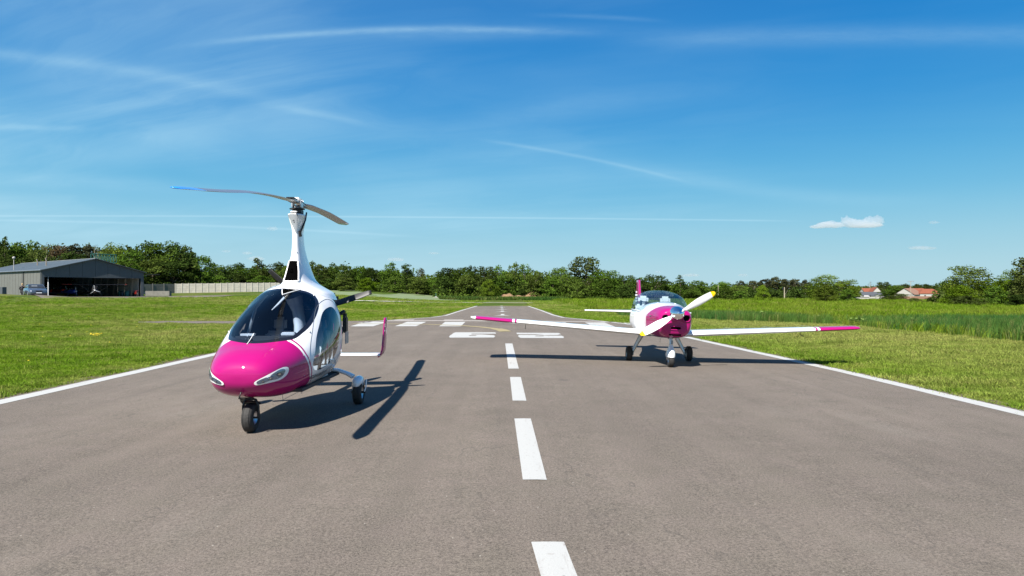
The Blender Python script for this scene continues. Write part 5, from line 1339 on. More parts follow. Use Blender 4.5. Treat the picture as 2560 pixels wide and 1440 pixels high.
MB().lathe([(.105, 1.60), (.115, 1.68), (.10, 1.76), (.05, 1.81), (0, 1.815)], 'z', (0, .02, 0), 14).build('hair', M['hair'], person)
MB().lathe([(0, -.15), (.09, -.14), (.11, 0), (.09, .14), (0, .15)], 'z', (-.06, .30, 1.15), 10).build('hood', M['coat'], person)
b_ = hit(2, 737); tag(MB().box(-1.5, .22, -.1, .6, -.5, 1.0, Matrix.Translation((X(3, 82), 82, gz(X(3, 82), 82) + .35)), bev=.02).build('dark_container', M['claddark']), 'dark metal container cut off by the left edge of the picture beside the hangar wall', 'container')

# soil heaps and bank at the end of the runway
def heap(px, py, D, wdt, hh, label, mat_, seed):
    x0, y0 = X(px, D), D; v = []; f = []; n1, n2 = 26, 12
    for i in range(n2 + 1):
        for j in range(n1 + 1):
            a = (j / n1 - .5) * wdt; b = (i / n2 - .5) * wdt * .5; e = max(0, 1 - (2 * a / wdt) ** 2) * max(0, 1 - (4 * b / wdt) ** 2)
            z_ = hh * e ** .7 * (1 + .8 * noise.noise(Vector((a * .7, b * .7, seed)))) + .15 * noise.noise(Vector((a * 3, b * 3, seed))) * e
            v.append((x0 + a, y0 + b, gz(x0 + a, y0 + b) - .05 + z_))
    for i in range(n2):
        for j in range(n1): f.append((i * (n1 + 1) + j, i * (n1 + 1) + j + 1, (i + 1) * (n1 + 1) + j + 1, (i + 1) * (n1 + 1) + j))
    tag(mesh_obj('soil_heap', v, f, mat_, smooth=True), label, 'soil heap', 'heaps of clay soil at the edge of the wood')
heap(1342, 745, 150, 7.5, 1.4, 'pale clay heap with rounded top below the dark shrubs, left of the reddish heap', M['soil'], 1)
heap(1376, 745, 152, 6.5, 1.3, 'reddish overgrown clay heap just right of the pale one', M['brick'], 4)
heap(1279, 745, 148, 7.0, 1.1, 'low clay heap half hidden by grass, leftmost of the three behind the runway end', M['soil'], 7)
# small sign post in the field
sx_, sy_ = X(1090, 150), 150; sp_ = thing('marker_sign', 'small white marker on a green post beside the gravel path beyond the runway', 'marker', (sx_, sy_, gz(sx_, sy_)))
MB().tube([(0, 0, 0), (0, 0, 1.0)], .06, 8).build('post', M['green'], sp_); MB().box(-.25, .25, -.15, .15, .0, .25, bev=.03).build('base', M['render'], sp_)
# poles
def pole(px, D, z1, label, arms=False, w_=.12):
    x_ = X(px, D); g_ = gz(x_, D); o = thing('utility_pole', label, 'pole', (x_, D, g_))
    MB().tube([(0, 0, -.3), (0, 0, z1 - g_)], [w_, w_ * .7], 8).build('post', M['barkpale'], o)
    if arms:
        MB().tube([(-1.4, 0, z1 - g_ - .2), (1.4, 0, z1 - g_ - .2)], .10, 6).build('cross_arm', M['greymetal'], o)
        for k in (-1.1, -.4, .4, 1.1): MB().tube([(k, 0, z1 - g_ - .2), (k, 0, z1 - g_ + .25)], .09, 6).build('insulator', M['greymetal'], o)
pole(1961, 150, Z(718, 150), 'bare wooden pole in the meadow in front of the pine wood', w_=.13)
pole(2277, 300, Z(703, 300), 'tall pole with cross arm in front of the brown roofed house', True, .13)
pole(1795.5, 140, Z(713, 140), 'thin pole among the trees above the yellow propeller tip', w_=.07)

# houses of the village at the far right
def house(label, px, D, wd, dp, ev, rg, rz, wallm, roofm, dz=0.0, wins=2, hip=False, chim=False):
    x_ = X(px, D); h_ = thing('house', label, 'house', (x_, D, gz(x_, D) + dz), R(rz))
    MB().box(-wd / 2, wd / 2, -dp / 2, dp / 2, -.5, ev).build('wall', wallm, h_)
    o_ = .35
    if hip:
        vs = [(-wd / 2 - o_, -dp / 2 - o_, ev), (wd / 2 + o_, -dp / 2 - o_, ev), (wd / 2 + o_, dp / 2 + o_, ev), (-wd / 2 - o_, dp / 2 + o_, ev), (-wd / 5, 0, rg), (wd / 5, 0, rg)]
        rf = MB().add(vs, [(0, 1, 5, 4), (1, 2, 5), (2, 3, 4, 5), (3, 0, 4), (3, 2, 1, 0)]).build('roof', roofm, h_)
    else:
        vs = [(-wd / 2 - o_, -dp / 2 - o_, ev - .1), (wd / 2 + o_, -dp / 2 - o_, ev - .1), (wd / 2 + o_, dp / 2 + o_, ev - .1), (-wd / 2 - o_, dp / 2 + o_, ev - .1), (-wd / 2 - o_, 0, rg), (wd / 2 + o_, 0, rg)]
        rf = MB().add(vs, [(0, 1, 5, 4), (2, 3, 4, 5), (3, 2, 1, 0)]).build('roof', roofm, h_)
        MB().add([(-wd / 2, -dp / 2, ev), (-wd / 2, dp / 2, ev), (-wd / 2, 0, rg - .25), (wd / 2, -dp / 2, ev), (wd / 2, dp / 2, ev), (wd / 2, 0, rg - .25)], [(0, 1, 2), (5, 4, 3)]).build('gable', wallm, h_)
    if chim: MB().box(-.3, .3, -.3, .3, rg - .8, rg + .9, Matrix.Translation((wd / 4, 0.4, 0))).build('chimney', M['brick'], rf)
    for k in range(wins):
        xw = -wd / 2 + (k + .7) * wd / (wins + .4); MB().box(xw - .45, xw + .45, -dp / 2 - .03, -dp / 2 + .05, .9, 2.1).build('window', M['window'], h_)
    return h_
house('house with brown tiled roof and pale gable behind the tall pole', 2272, 395, 11, 11, 2.4, 6.0, 35, M['render'], M['brick'], chim=True)
house('house with bright orange tiled roof between the brown roof and the hipped one', 2288, 425, 10, 9, 3.2, 6.2, 5, M['render'], M['roofred'], 0.0)
house('white walled bungalow with orange hipped roof, rightmost of the village', 2319, 395, 13.5, 10, 2.9, 5.7, -4, M['render'], M['roofred'], 0.0, 3, True)
house('white gabled house with red roof seen over the dark shed', 2187, 470, 9, 6, 3.6, 7.2, 80, M['render'], M['roofred'], 0.0, 1)
house('low red roofed house left of the white gable', 2170, 480, 9, 7, 3.4, 6.6, 5, M['render'], M['roofred'], 0.0, 1)
house('long low shed with dark roof in front of the white gabled house', 2180, 420, 17, 8, 1.6, 4.0, 3, M['render'], M['roofdark'], 0, 2)
house('small white outbuilding left of the long dark shed', 2153, 380, 7, 4, 1.3, 2.0, 0, M['render'], M['render'], 0, 1)
tag(MB().box(-22, 14, -.15, .15, -.5, 1.5, Matrix.Translation((X(2320, 370), 370, gz(X(2320, 370), 370)))).build('garden_wall', M['brick']), 'low reddish garden wall in front of the orange roofed houses', 'wall')
tag(MB().box(-1.9, 2.1, -.8, .8, 0, 2.1, Matrix.Translation((X(2199, 350), 350, gz(X(2199, 350), 350))), bev=.3).build('caravan', M['render']), 'small white caravan parked at the meadow edge right of the dark shed', 'caravan')

# ------------------------------------------------------------------ trees
def crown_mesh(name, kind, seed, mat_, n_leaf=3600, qs=1.0):
    """unit tree: height 1, crown made of leaf quads spread through clumps"""
    r = np.random.default_rng(seed)
    if kind == 'round':   ctrs, z0, z1, rad, q = 56, .06, .95, .42, .024
    elif kind == 'tall':  ctrs, z0, z1, rad, q = 50, .06, .96, .29, .023
    elif kind == 'bush':  ctrs, z0, z1, rad, q = 44, .02, .93, .56, .030
    elif kind == 'conifer': ctrs, z0, z1, rad, q = 60, .10, .99, .22, .018
    elif kind == 'pine':  ctrs, z0, z1, rad, q = 26, .50, .96, .23, .020
    elif kind == 'bare':  ctrs, z0, z1, rad, q = 26, .35, .98, .22, .011; 
    if kind == 'bare': n_leaf = 500
    P = []; Rr = []
    lob = r.uniform(-.35, .35, 5); ph = r.uniform(0, 6.28, 5)
    for i in range(ctrs):
        t = (i + r.uniform()) / ctrs; z = z0 + (z1 - z0) * t
        if kind == 'round': env = rad * (math.sin(math.pi * min(1, .18 + t * .74)) ** .5)
        elif kind == 'tall': env = rad * (math.sin(math.pi * min(1, .24 + t * .68)) ** .6)
        elif kind == 'bush': env = rad * (1 - t ** 2.2) ** .6
        elif kind == 'conifer': env = rad * (1 - t) ** .8 + .015
        elif kind == 'pine': env = rad * math.sin(math.pi * (.15 + t * .75)) ** .5
        else: env = rad * math.sin(math.pi * (.2 + t * .7))
        a = r.uniform(0, 6.28); env *= 1 + lob[i % 5] * math.cos(a - ph[i % 5]); rr = env * r.uniform(.45, 1.0) ** .6
        cr = {'round': .115, 'tall': .085, 'bush': .13, 'conifer': .05, 'pine': .085, 'bare': .06}[kind] * r.uniform(.6, 1.25)
        if kind == 'conifer': cr = .02 + env * .35
        P.append((rr * .85 * math.cos(a), rr * .85 * math.sin(a), z)); Rr.append(cr)
    if kind in ('round', 'tall', 'bush'):
        for _ in range(10):
            P.append((r.normal(0, rad * .3), r.normal(0, rad * .3), r.uniform(z0 + .1, z1 - .25))); Rr.append(.15)
    P = np.array(P); Rr = np.array(Rr)
    w_ = Rr ** 2; pick = r.choice(len(P), n_leaf, p=w_ / w_.sum())
    d = r.normal(0, 1, (n_leaf, 3)); d /= np.linalg.norm(d, axis=1)[:, None]; d[:, 2] = np.where(d[:, 2] < -.3, d[:, 2] * .4, d[:, 2])
    rad_ = Rr[pick] * r.uniform(.35, 1.12, n_leaf) ** .5
    c = P[pick] + d * rad_[:, None] * np.array([1.1, 1.1, .8]); c[:, 2] = np.maximum(c[:, 2], .015)
    n_ = d + r.normal(0, .55, (n_leaf, 3)) + np.array([0, 0, .25]); n_ /= np.linalg.norm(n_, axis=1)[:, None]
    u = np.cross(n_, r.normal(0, 1, (n_leaf, 3))); u /= np.linalg.norm(u, axis=1)[:, None]; v = np.cross(n_, u)
    s = q * qs * r.uniform(.55, 1.3, n_leaf)[:, None]
    vs = np.stack([c - u * s, c - v * s * .6, c + u * s, c + v * s * .6 + n_ * s * .3], 1).reshape(-1, 3)
    me = bpy.data.meshes.new(name); me.from_pydata(vs.tolist(), [], np.arange(n_leaf * 4).reshape(-1, 4).tolist()); me.materials.append(mat_)
    # trunk with limbs
    tm = MB(); th_ = {'round': .55, 'tall': .8, 'bush': .35, 'conifer': .95, 'pine': .85, 'bare': .9}[kind]; tw = {'round': .022, 'tall': .017, 'bush': .022, 'conifer': .013, 'pine': .014, 'bare': .014}[kind]
    bend = r.normal(0, .02, 2)
    tm.tube([(0, 0, -.03), (bend[0] * .5, bend[1] * .5, th_ * .4), (bend[0], bend[1], th_)], [tw, tw * .75, tw * .3], 7)
    for k in r.choice(len(P), 12, replace=False):
        zb = min(th_ * .9, max(.06, P[k][2] * .6)); f_ = zb / th_
        tm.tube([(bend[0] * f_, bend[1] * f_, zb), tuple((P[k] * .55 + np.array([0, 0, zb]) * .45)), tuple(P[k])], [tw * .45, tw * .3, tw * .12], 5)
    tme = bpy.data.meshes.new('trunk'); tme.from_pydata([tuple(p) for p in tm.v], [], tm.f); tme.materials.append(M['barkpale'] if kind in ('pine', 'bare') else M['bark'])
    tme.polygons.foreach_set('use_smooth', [True] * len(tme.polygons))
    return me, tme
PROT = {}
for kind, ml, k_ in (('round', 'leaf_dark', 3), ('round', 'leaf_mid', 3), ('round', 'leaf_bright', 2), ('tall', 'leaf_mid', 2), ('tall', 'leaf_dark', 2), ('bush', 'leaf_bright', 2), ('bush', 'leaf_mid', 3), ('bush', 'leaf_dark', 2), ('conifer', 'leaf_dark', 1), ('conifer', 'leaf_mid', 1), ('pine', 'leaf_pine', 3), ('round', 'leaf_brown', 1), ('bare', 'leaf_brown', 2), ('tall', 'leaf_pine', 1)):
    PROT[(kind, ml)] = [crown_mesh(kind + '_crown', kind, hash((kind, ml)) % 1000 if False else (len(PROT) * 17 + j), M[ml], (7500 if ml == 'leaf_bright' else 4800) if kind in ('round', 'bush') else 3200, .72 if ml == 'leaf_bright' else 1.0) for j in range(k_)]
NAMES = {'round': 'broadleaf_tree', 'tall': 'broadleaf_tree', 'bush': 'shrub', 'conifer': 'spruce_tree', 'pine': 'pine_tree', 'bare': 'sparse_tree'}
CATS = {'bush': 'shrub'}
tcount = 0
def tree(kind, ml, px, ptop, wpx, D, label, base=None):
    """px centre, ptop = top in photo pixels, wpx = crown width in photo pixels"""
    global tcount
    x_ = X(px, D); g_ = gz(x_, D); h_ = Z(ptop, D) - g_; wd = wpx / F * D
    pr = PROT[(kind, ml)]; cm, tm = pr[tcount % len(pr)]; tcount += 1
    base_w = {'round': .86, 'tall': .58, 'bush': 1.2, 'conifer': .46, 'pine': .55, 'bare': .5}[kind]
    t = thing(NAMES[kind], label, CATS.get(kind, 'tree'), (x_, D, g_ - .05), random.uniform(0, 6.28), 'shrubs round the airfield' if kind == 'bush' else 'trees round the airfield')
    sxy = wd / base_w; t.scale = (sxy, sxy, h_)
    for nm_, me in (('crown', cm), ('trunk', tm)):
        o = bpy.data.objects.new(nm_, me); C.objects.link(o); o.parent = t
    return t
T = [
 # left wood behind the hangar
 ('conifer', 'leaf_dark', 13, 590, 55, 135, 'pointed dark spruce rising at the far left edge behind the hangar'),
 ('round', 'leaf_dark', -22, 604, 90, 140, 'dark tree cut off by the left edge behind the spruce'),
 ('round', 'leaf_mid', 62, 604, 80, 138, 'green rounded tree just right of the pointed spruce'),
 ('round', 'leaf_dark', 30, 640, 90, 128, 'low dark tree just above the left end of the hangar roof'),
 ('bare', 'leaf_brown', 118, 607, 44, 140, 'sparse purplish tree between the rounded green tree and the brown one'),
 ('round', 'leaf_brown', 150, 612, 60, 142, 'brownish tree left of the middle of the hangar roof'),
 ('round', 'leaf_dark', 100, 622, 70, 132, 'dark green tree behind the white roof lamp'),
 ('pine', 'leaf_pine', 182, 612, 50, 138, 'dull green pine above the middle of the hangar roof, left of another pine'),
 ('pine', 'leaf_pine', 214, 614, 46, 140, 'dull pine just left of the sparse bare-topped tree over the hangar'),
 ('bare', 'leaf_brown', 240, 610, 36, 137, 'sparse bare-topped tree above the hangar ridge'),
 ('round', 'leaf_dark', 190, 632, 90, 130, 'dark tree crown directly behind the hangar ridge'),
 ('round', 'leaf_bright', 288, 610, 78, 136, 'bright green broad tree right of the hangar ridge'),
 ('round', 'leaf_mid', 325, 622, 60, 134, 'mid green tree beside the bright green one behind the lattice frame'),
 ('round', 'leaf_dark', 362, 607, 80, 138, 'large dark tree at the left of the big clump beside the hangar'),
 ('round', 'leaf_mid', 408, 605, 82, 137, 'tall green tree in the middle of the big clump right of the hangar'),
 ('round', 'leaf_dark', 450, 610, 76, 138, 'dark tree at the right end of the big clump above the concrete wall'),
 ('tall', 'leaf_dark', 470, 611, 40, 140, 'slender loose-leaved tree marking the right edge of the big clump'),
 ('round', 'leaf_mid', 380, 648, 90, 132, 'green tree low in front of the big clump, directly behind the darker wall section'),
 ('round', 'leaf_dark', 432, 655, 84, 133, 'dark tree low in front of the big clump, above the start of the pale wall'),
 ('round', 'leaf_mid', 501, 640, 62, 150, 'rounded green tree standing between the big clump and the long hedge'),
 ('bush', 'leaf_bright', 515, 690, 34, 158, 'small yellow-green shrub behind the wall below the rounded tree'),
 ('round', 'leaf_dark', 548, 664, 52, 165, 'dark tree right of the rounded tree behind the wall'),
 ('round', 'leaf_dark', 590, 658, 60, 168, 'dark tree behind the wall left of the tall one near the propeller blade'),
 ('tall', 'leaf_dark', 646, 646, 44, 170, 'tree sticking up above the hedge left of the upper propeller blade'),
 ('round', 'leaf_mid', 622, 668, 56, 164, 'low green tree in front of the tree that sticks up'),
 ('round', 'leaf_dark', 690, 656, 56, 170, 'dark tree directly behind the upper propeller blade'),
 ('round', 'leaf_mid', 720, 668, 50, 168, 'green tree behind the mast, left of it'),
 ('tall', 'leaf_mid', 776, 652, 36, 175, 'tree just right of the gyroplane mast'),
 ('round', 'leaf_dark', 800, 662, 50, 172, 'dark tree second from the mast on its right'),
 ('tall', 'leaf_mid', 832, 657, 36, 176, 'upright tree in the hedge above the right propeller blade root'),
 ('round', 'leaf_dark', 862, 662, 46, 172, 'dark tree above the right propeller blade tip'),
 ('round', 'leaf_mid', 895, 666, 46, 174, 'green tree left of the pale willow-like tree'),
 ('round', 'leaf_dark', 930, 668, 46, 172, 'dark tree between the propeller tip and the pale tree'),
 ('tall', 'leaf_bright' if False else 'leaf_mid', 975, 655, 46, 172, 'pale willow-like tree left of the dark pointed one'),
 ('tall', 'leaf_dark', 1017, 658, 42, 174, 'dark tree next to the pale willow-like tree'),
 ('tall', 'leaf_pine', 1052, 669, 30, 176, 'thin tree at the left side of the gap in the tree line'),
 ('round', 'leaf_mid', 1045, 690, 50, 168, 'low green tree in the gap of the tree line'),
 ('round', 'leaf_mid', 1080, 698, 50, 170, 'lowest tree of the gap in the tree line'),
 ('round', 'leaf_dark', 1118, 668, 56, 168, 'dark tree at the right side of the gap in the tree line'),
 ('round', 'leaf_mid', 1160, 666, 54, 166, 'green tree right of the gap, second after it'),
 ('tall', 'leaf_dark', 1182, 662, 34, 170, 'slender tree above the far end of the runway'),
 ('round', 'leaf_dark', 1215, 664, 56, 166, 'dark tree left of the tall pale poplars'),
 ('tall', 'leaf_mid', 1245, 662, 36, 170, 'thin tree touching the left of the pale poplars'),
 ('tall', 'leaf_bright' if False else 'leaf_mid', 1285, 656, 44, 160, 'tall pale poplar behind the runway end'),
 ('tall', 'leaf_mid', 1312, 659, 42, 161, 'second pale poplar, right of the tallest one'),
 ('round', 'leaf_mid', 1338, 678, 60, 150, 'round green tree behind the clay heaps'),
 ('round', 'leaf_bright' if False else 'leaf_mid', 1395, 668, 56, 150, 'green tree left of the tallest tree near the aeroplane'),
 ('round', 'leaf_dark', 1461, 640, 80, 145, 'tallest dark tree of the middle, left of the magenta fin'),
 ('round', 'leaf_mid', 1432, 690, 70, 138, 'low green tree in front of the tallest dark tree'),
 ('round', 'leaf_mid', 1518, 675, 76, 138, 'broad green tree just left of the magenta fin'),
 ('round', 'leaf_dark', 1565, 686, 60, 142, 'dark tree right behind the magenta fin'),
 ('round', 'leaf_dark', 1636, 687, 66, 150, 'round dark tree above the aeroplane canopy'),
 ('round', 'leaf_dark', 1605, 697, 44, 152, 'small dark tree between the fin and the round dark tree'),
 ('conifer', 'leaf_pine' if False else 'leaf_mid', 1700, 686, 44, 150, 'pointed brownish conifer right of the canopy'),
 ('round', 'leaf_mid', 1745, 700, 40, 165, 'light tree between the conifer and the propeller tip'),
 ('round', 'leaf_dark', 1722, 712, 50, 158, 'low dark tree right of the pointed conifer'),
 ('round', 'leaf_mid', 1808, 704, 50, 150, 'green tree right above the yellow propeller tip'),
 ('round', 'leaf_mid', 1845, 712, 46, 148, 'green tree right of the yellow propeller tip'),
 ('pine', 'leaf_pine', 1852, 702, 22, 190, 'thin pine standing alone left of the pine wood'),
 ('pine', 'leaf_pine', 1885, 702, 34, 185, 'pine at the left end of the pine wood'),
 ('pine', 'leaf_pine', 1912, 697, 36, 183, 'second pine of the pine wood'),
 ('pine', 'leaf_pine', 1940, 693, 38, 185, 'tallest pine of the pine wood'),
 ('pine', 'leaf_pine', 1965, 698, 32, 184, 'pine directly behind the bare wooden pole'),
 ('pine', 'leaf_pine', 1988, 697, 34, 186, 'pine right of the bare wooden pole'),
 ('pine', 'leaf_pine', 2014, 700, 26, 190, 'pine at the right end of the pine wood beside the bright tree'),
 ('round', 'leaf_bright', 2063, 687, 90, 112, 'bright fresh green tree left of the village'),
 ('round', 'leaf_bright', 2126, 698, 56, 114, 'smaller bright tree leaning on the fresh green one'),
 ('pine', 'leaf_pine', 2100, 702, 26, 200, 'pine top showing between the two bright trees'),
 ('round', 'leaf_dark', 2212, 704, 40, 520, 'dark rounded tree behind the white gabled house'),
 ('round', 'leaf_mid', 2238, 712, 40, 500, 'green tree between the white gable and the tall pole'),
 ('round', 'leaf_dark', 2262, 710, 34, 520, 'dark tree behind the brown roofed house'),
 ('round', 'leaf_dark', 2300, 709, 40, 520, 'dark tree behind the orange roofed houses'),
 ('round', 'leaf_dark', 2332, 712, 34, 520, 'dark tree right of the orange roofed houses'),
 ('bare', 'leaf_brown', 2175, 703, 16, 520, 'thin bare tree behind the village'),
 ('round', 'leaf_mid', 2218, 726, 44, 330, 'green shrubby tree right of the white caravan'),
 ('round', 'leaf_mid', 2244, 733, 40, 330, 'small green tree left of the tall pole'),
 ('round', 'leaf_bright', 2413, 664, 118, 88, 'big bright green tree near the right edge'),
 ('round', 'leaf_mid', 2372, 700, 60, 92, 'green tree hanging over the left side of the big bright tree'),
 ('round', 'leaf_bright', 2480, 697, 70, 86, 'bright tree right of the big bright one'),
 ('round', 'leaf_bright', 2528, 674, 66, 84, 'tall bright tree close to the right edge'),
 ('round', 'leaf_dark', 2580, 640, 90, 80, 'dark tree cut off by the right edge'),
 # shrubs in front
 ('bush', 'leaf_mid', 1508, 702, 90, 128, 'broad green shrub below the tree left of the fin'),
 ('bush', 'leaf_dark', 1560, 712, 60, 130, 'dark shrub behind the foot of the magenta fin'),
 ('bush', 'leaf_mid', 1730, 722, 70, 140, 'green shrub behind the white propeller blade'),
 ('bush', 'leaf_mid', 1812, 718, 66, 118, 'round shrub below the yellow propeller tip'),
 ('bush', 'leaf_mid', 1850, 726, 50, 122, 'low shrub right of the round shrub under the propeller tip'),
 ('bush', 'leaf_bright', 1905, 712, 46, 108, 'single green shrub standing in the meadow left of the wooden pole'),
 ('bush', 'leaf_bright', 2062, 712, 84, 106, 'bright shrub at the foot of the fresh green tree'),
 ('bush', 'leaf_mid', 2120, 722, 50, 108, 'shrub at the foot of the smaller bright tree'),
 ('bush', 'leaf_dark', 2228, 738, 50, 120, 'low dark shrub in the meadow below the small green trees'),
 ('bush', 'leaf_dark', 2285, 744, 50, 104, 'low dark shrub in front of the garden wall'),
 ('bush', 'leaf_dark', 2330, 742, 64, 98, 'long dark shrub in front of the orange roofed bungalow'),
 ('bush', 'leaf_bright', 2400, 712, 110, 82, 'bright shrub mass at the foot of the big bright tree'),
 ('bush', 'leaf_dark', 2420, 738, 110, 78, 'dark low shrub along the foot of the big bright tree'),
 ('bush', 'leaf_mid', 2490, 716, 80, 78, 'shrub at the foot of the tall bright tree'),
 ('bush', 'leaf_dark', 2545, 735, 90, 74, 'dark shrub in the bottom corner of the right tree row'),
]
T += [
 ('bush', 'leaf_mid', 545, 688, 80, 160, 'rounded green bush behind the left part of the pale wall'),
 ('bush', 'leaf_dark', 598, 684, 80, 162, 'dark bush behind the middle of the pale wall'),
 ('bush', 'leaf_mid', 655, 688, 80, 160, 'green bush behind the pale wall left of the upper propeller blade'),
 ('bush', 'leaf_dark', 800, 688, 90, 166, 'dark bush right of the mast behind the pale field'),
 ('bush', 'leaf_mid', 860, 692, 80, 164, 'green bush above the right propeller blade'),
 ('bush', 'leaf_bright', 918, 694, 70, 164, 'lighter bush left of the pale willow-like tree'),
 ('bush', 'leaf_mid', 985, 690, 80, 164, 'bush below the pale willow-like tree'),
 ('bush', 'leaf_dark', 1112, 690, 84, 156, 'dark bush at the right edge of the pale field'),
 ('bush', 'leaf_mid', 1168, 686, 84, 154, 'green bush above the small white marker end of the wood'),
 ('bush', 'leaf_bright', 1222, 698, 64, 146, 'yellow-green bush above the leftmost clay heap'),
 ('bush', 'leaf_mid', 1262, 690, 76, 152, 'green bush left of the pale poplars foot'),
 ('bush', 'leaf_dark', 1322, 694, 80, 152, 'dark bush directly behind the pale clay heap'),
 ('bush', 'leaf_mid', 1382, 694, 80, 148, 'green bush above the reddish clay heap'),
 ('bush', 'leaf_mid', 1448, 704, 80, 134, 'green bush at the foot of the tallest dark tree'),
]
for i, (kind, ml, px, pt, wp, D, lb) in enumerate(T):
    if kind == 'round' and ml != 'leaf_bright': wp *= 1.15
    if 330 < px < 485 and D < 145: D += 10
    tree(kind, ml, px, pt, wp, D, lb)
# the wood behind and between them: one mass of foliage
def wood(name, poly, D0, D1, n_, mat_, q, zb=None):
    """poly: (photo px, photo y of the top) outline of the mass at its depth"""
    r = np.random.default_rng(int(D0)); px = r.uniform(poly[0][0], poly[-1][0], n_); D = r.uniform(D0, D1, n_)
    x_ = (px - 1280) / F * D; g_ = ground(x_, D); top = H + (HZ - np.interp(px, [p[0] for p in poly], [p[1] for p in poly])) / F * D
    lump = np.array([noise.noise(Vector((a * .22, b * .22, 0))) + .6 * noise.noise(Vector((a * .6, b * .6, 3))) for a, b in zip(x_, D)])
    top = top + lump * 2.2 - .6
    t = r.uniform(0, 1, n_) ** .75; z_ = g_ + (top - g_) * t
    # thin out to clumps
    den = np.array([noise.noise(Vector((a * .5, b * .35, c * .55))) for a, b, c in zip(x_, D, z_)])
    k = den > -.06; c = np.stack([x_, D, z_], -1)[k]; m = len(c)
    nn = r.normal(0, 1, (m, 3)) + np.array([0, -.5, .5]); nn /= np.linalg.norm(nn, axis=1)[:, None]
    u = np.cross(nn, r.normal(0, 1, (m, 3))); u /= np.linalg.norm(u, axis=1)[:, None]; v = np.cross(nn, u); s = q * r.uniform(.5, 1.3, m)[:, None]
    vs = np.stack([c - u * s, c - v * s * .6, c + u * s, c + v * s * .6], 1).reshape(-1, 3)
    me = bpy.data.meshes.new(name); me.from_pydata(vs.tolist(), [], np.arange(m * 4).reshape(-1, 4).tolist()); me.materials.append(mat_)
    o = bpy.data.objects.new(name, me); C.objects.link(o); return tag(o, kind='stuff')
wood('woodland', [(-150, 622), (20, 618), (120, 618), (340, 620), (480, 632), (500, 668)], 146, 160, 42000, M['leaf_dark'], .32)
wood('woodland', [(480, 680), (560, 672), (700, 668), (860, 670), (980, 674), (1040, 686), (1075, 694), (1110, 682), (1240, 678), (1330, 676), (1380, 686), (1500, 690), (1580, 698), (1620, 702), (1700, 708), (1790, 718), (1880, 718)], 178, 200, 110000, M['leaf_mid'], .32)
wood('woodland', [(1780, 716), (1860, 712), (1900, 706), (2000, 708), (2050, 708), (2135, 716)], 230, 300, 20000, M['leaf_dark'], .42)
wood('woodland', [(2350, 716), (2420, 706), (2700, 690)], 150, 200, 12000, M['leaf_dark'], .3)
wood('woodland', [(2120, 716), (2230, 714), (2400, 712)], 540, 640, 14000, M['leaf_dark'], .8)
wood('undergrowth', [(430, 712), (560, 712), (700, 712), (760, 710), (1000, 712), (1110, 716)], 168, 176, 22000, M['leaf_mid'], .26)
wood('undergrowth', [(1090, 722), (1200, 720), (1330, 718), (1420, 716), (1560, 718), (1700, 722)], 152, 162, 20000, M['leaf_mid'], .26)
wood('undergrowth', [(1870, 722), (1960, 718), (2040, 720)], 176, 182, 9000, M['leaf_dark'], .26)
wood('undergrowth', [(2330, 735), (2450, 722), (2640, 715)], 84, 92, 14000, M['leaf_dark'], .16)
# rough weeds at the foot of the wood
r_ = np.random.default_rng(5); n_ = 9000; px = r_.uniform(1100, 1600, n_); D = r_.uniform(128, 150, n_); x_ = (px - 1280) / F * D
wp = np.stack([x_, D, ground(x_, D) - .04], -1)
wp = wp[D > 138 - (px - 1100) / 500 * 8]
scatter('rough_weeds', wp, r_.uniform(.7, 1.5, len(wp)), [tuft('weed_stalks', 8, .7, .2, .08, .4, M['nettle'], 31, 3)])
# pale cereal field rising behind on the left of the runway
pf = []
for (px, Dn, Df) in ((690, 150, 175), (800, 132, 172), (900, 126, 172), (1000, 122, 172), (1100, 125, 165), (1150, 132, 160)):
    pf.append((X(px, Dn), Dn, X(px, Df), Df))
M['palefield'] = grassmat('pale_cereal_field', (0.22, 0.27, 0.14), (0.26, 0.30, 0.17), (0.28, 0.31, 0.18), 'crop') if False else mat('pale_cereal_field', (0.13, 0.17, 0.075), 0.95, var=0.12, vscale=.3)
tag(sheet('cereal_field', [(a, b, c, d) for a, b, c, d in pf], M['palefield'], -0.012, ncol=14), kind='structure')

# distant hills
hv = []; hf = []; nH = 160
for i in range(nH + 1):
    u = -1.6 + 3.2 * i / nH; D = 5200; hgt = 45 + 38 * noise.noise(Vector((u * 3.1, 1, 0))) + 22 * noise.noise(Vector((u * 9, 4, 0))) + 7 * noise.noise(Vector((u * 40, 4, 0)))
    for k, (dd, hh) in enumerate(((0, -2), (350, hgt * .7), (800, hgt), (1500, -2))): hv.append((u * (D + dd), D + dd, hh))
for i in range(nH):
    for k in range(3): hf.append((i * 4 + k, (i + 1) * 4 + k, (i + 1) * 4 + k + 1, i * 4 + k + 1))
tag(mesh_obj('hills', hv, hf, mat('distant_woods', (0.06, 0.09, 0.04), 1.0, var=.2, vscale=.005), smooth=True), kind='structure')

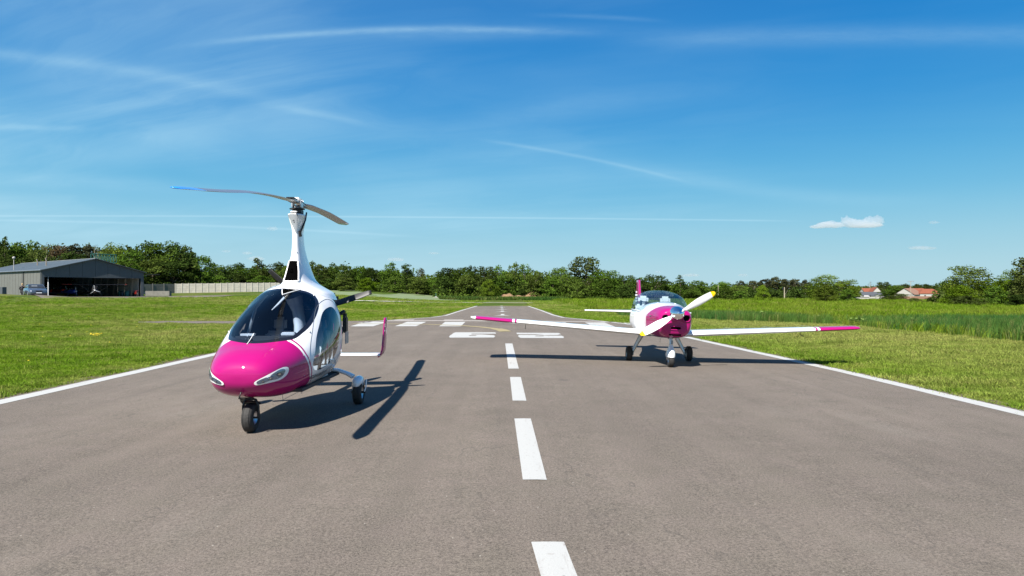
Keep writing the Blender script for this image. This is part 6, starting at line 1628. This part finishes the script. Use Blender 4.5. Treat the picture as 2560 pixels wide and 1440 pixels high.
# ------------------------------------------------------------------ small fair-weather clouds, real puffs of vapour kilometres away
vm = bpy.data.materials.new('cloud_vapour'); vm.use_nodes = True; n = NT(vm.node_tree); n.n.clear()
pv = n.new('ShaderNodeVolumePrincipled'); pv.inputs['Color'].default_value = (.86, .88, .92, 1); pv.inputs['Density'].default_value = .022; pv.inputs['Anisotropy'].default_value = .2
ov = n.new('ShaderNodeOutputMaterial'); n.l.new(pv.outputs[0], ov.inputs['Volume'])
vm2 = vm.copy(); vm2.name = 'thin_cloud_vapour'; vm2.node_tree.nodes['Principled Volume'].inputs['Density'].default_value = .010
def cloud(puffs, D, mat_, label, seed):
    me_ = []; x0 = X(puffs[0][0], D); z0 = Z(puffs[0][1], D)
    bm = bmesh.new()
    for (px, py, rw, rh) in puffs:
        g = bmesh.ops.create_icosphere(bm, subdivisions=5, radius=1.0)['verts']; cx_, cz_ = X(px, D) - x0, Z(py, D) - z0; W_, H_ = rw / F * D, rh / F * D
        for v in g:
            p = v.co.copy(); q_ = p * 2.2 + Vector((px * .1, seed, 0)); k = .92 + .75 * abs(noise.noise(q_)) + .30 * abs(noise.noise(q_ * 2.3)) + .16 * abs(noise.noise(q_ * 5)) + .09 * abs(noise.noise(q_ * 11))
            if p.z < 0: k *= .9; p.z *= .55
            v.co = Vector((cx_ + p.x * W_ * k * .82, p.y * W_ * k * .6, cz_ + p.z * H_ * k * .85))
    me = bpy.data.meshes.new('cloud'); bm.to_mesh(me); bm.free(); me.materials.append(mat_)
    o = bpy.data.objects.new('cloud', me); C.objects.link(o); o.location = (x0, D, z0)
    me.remesh_voxel_size = 1
    rm_ = o.modifiers.new('join', 'REMESH'); rm_.mode = 'VOXEL'; rm_.voxel_size = 2.6 * D / 3000
    return tag(o, label, 'cloud', 'small clouds low in the sky')
cloud([(2072, 564, 30, 11), (2045, 568, 22, 6), (2088, 565, 22, 9), (2118, 559, 17, 17), (2132, 562, 24, 15), (2152, 562, 26, 12), (2172, 559, 16, 18), (2194, 556, 15, 18), (2165, 565, 42, 8)], 3000, vm, 'largest white cloud, flat based, low in the sky at the right', 3)
cloud([(2300, 621, 26, 6), (2322, 622, 18, 5)], 3000, vm2, 'small flat cloud below and right of the largest one', 5)
cloud([(2335, 557, 13, 5)], 3000, vm2, 'faint small cloud right of the largest one', 6)
cloud([(1728, 689, 22, 5), (1708, 690, 12, 3)], 3000, vm2, 'tiny flat cloud just above the trees by the propeller tip', 8)
cloud([(1857, 689, 13, 5)], 3000, vm2, 'tiny cloud just above the thin pine', 9)
cloud([(1645, 681, 8, 4)], 3000, vm2, 'tiny cloud above the aeroplane canopy', 10)
cloud([(681, 573, 14, 7)], 3000, vm2, 'small cloud left of the rotor mast on the contrail', 11)
cloud([(618, 634, 14, 5), (565, 629, 12, 4), (640, 648, 22, 7)], 3000, vm2, 'row of faint cloud puffs above the wall trees left of the mast', 12)
cloud([(990, 650, 22, 6), (1085, 634, 14, 4)], 3000, vm2, 'faint cloud puffs low over the gap in the tree line', 13)
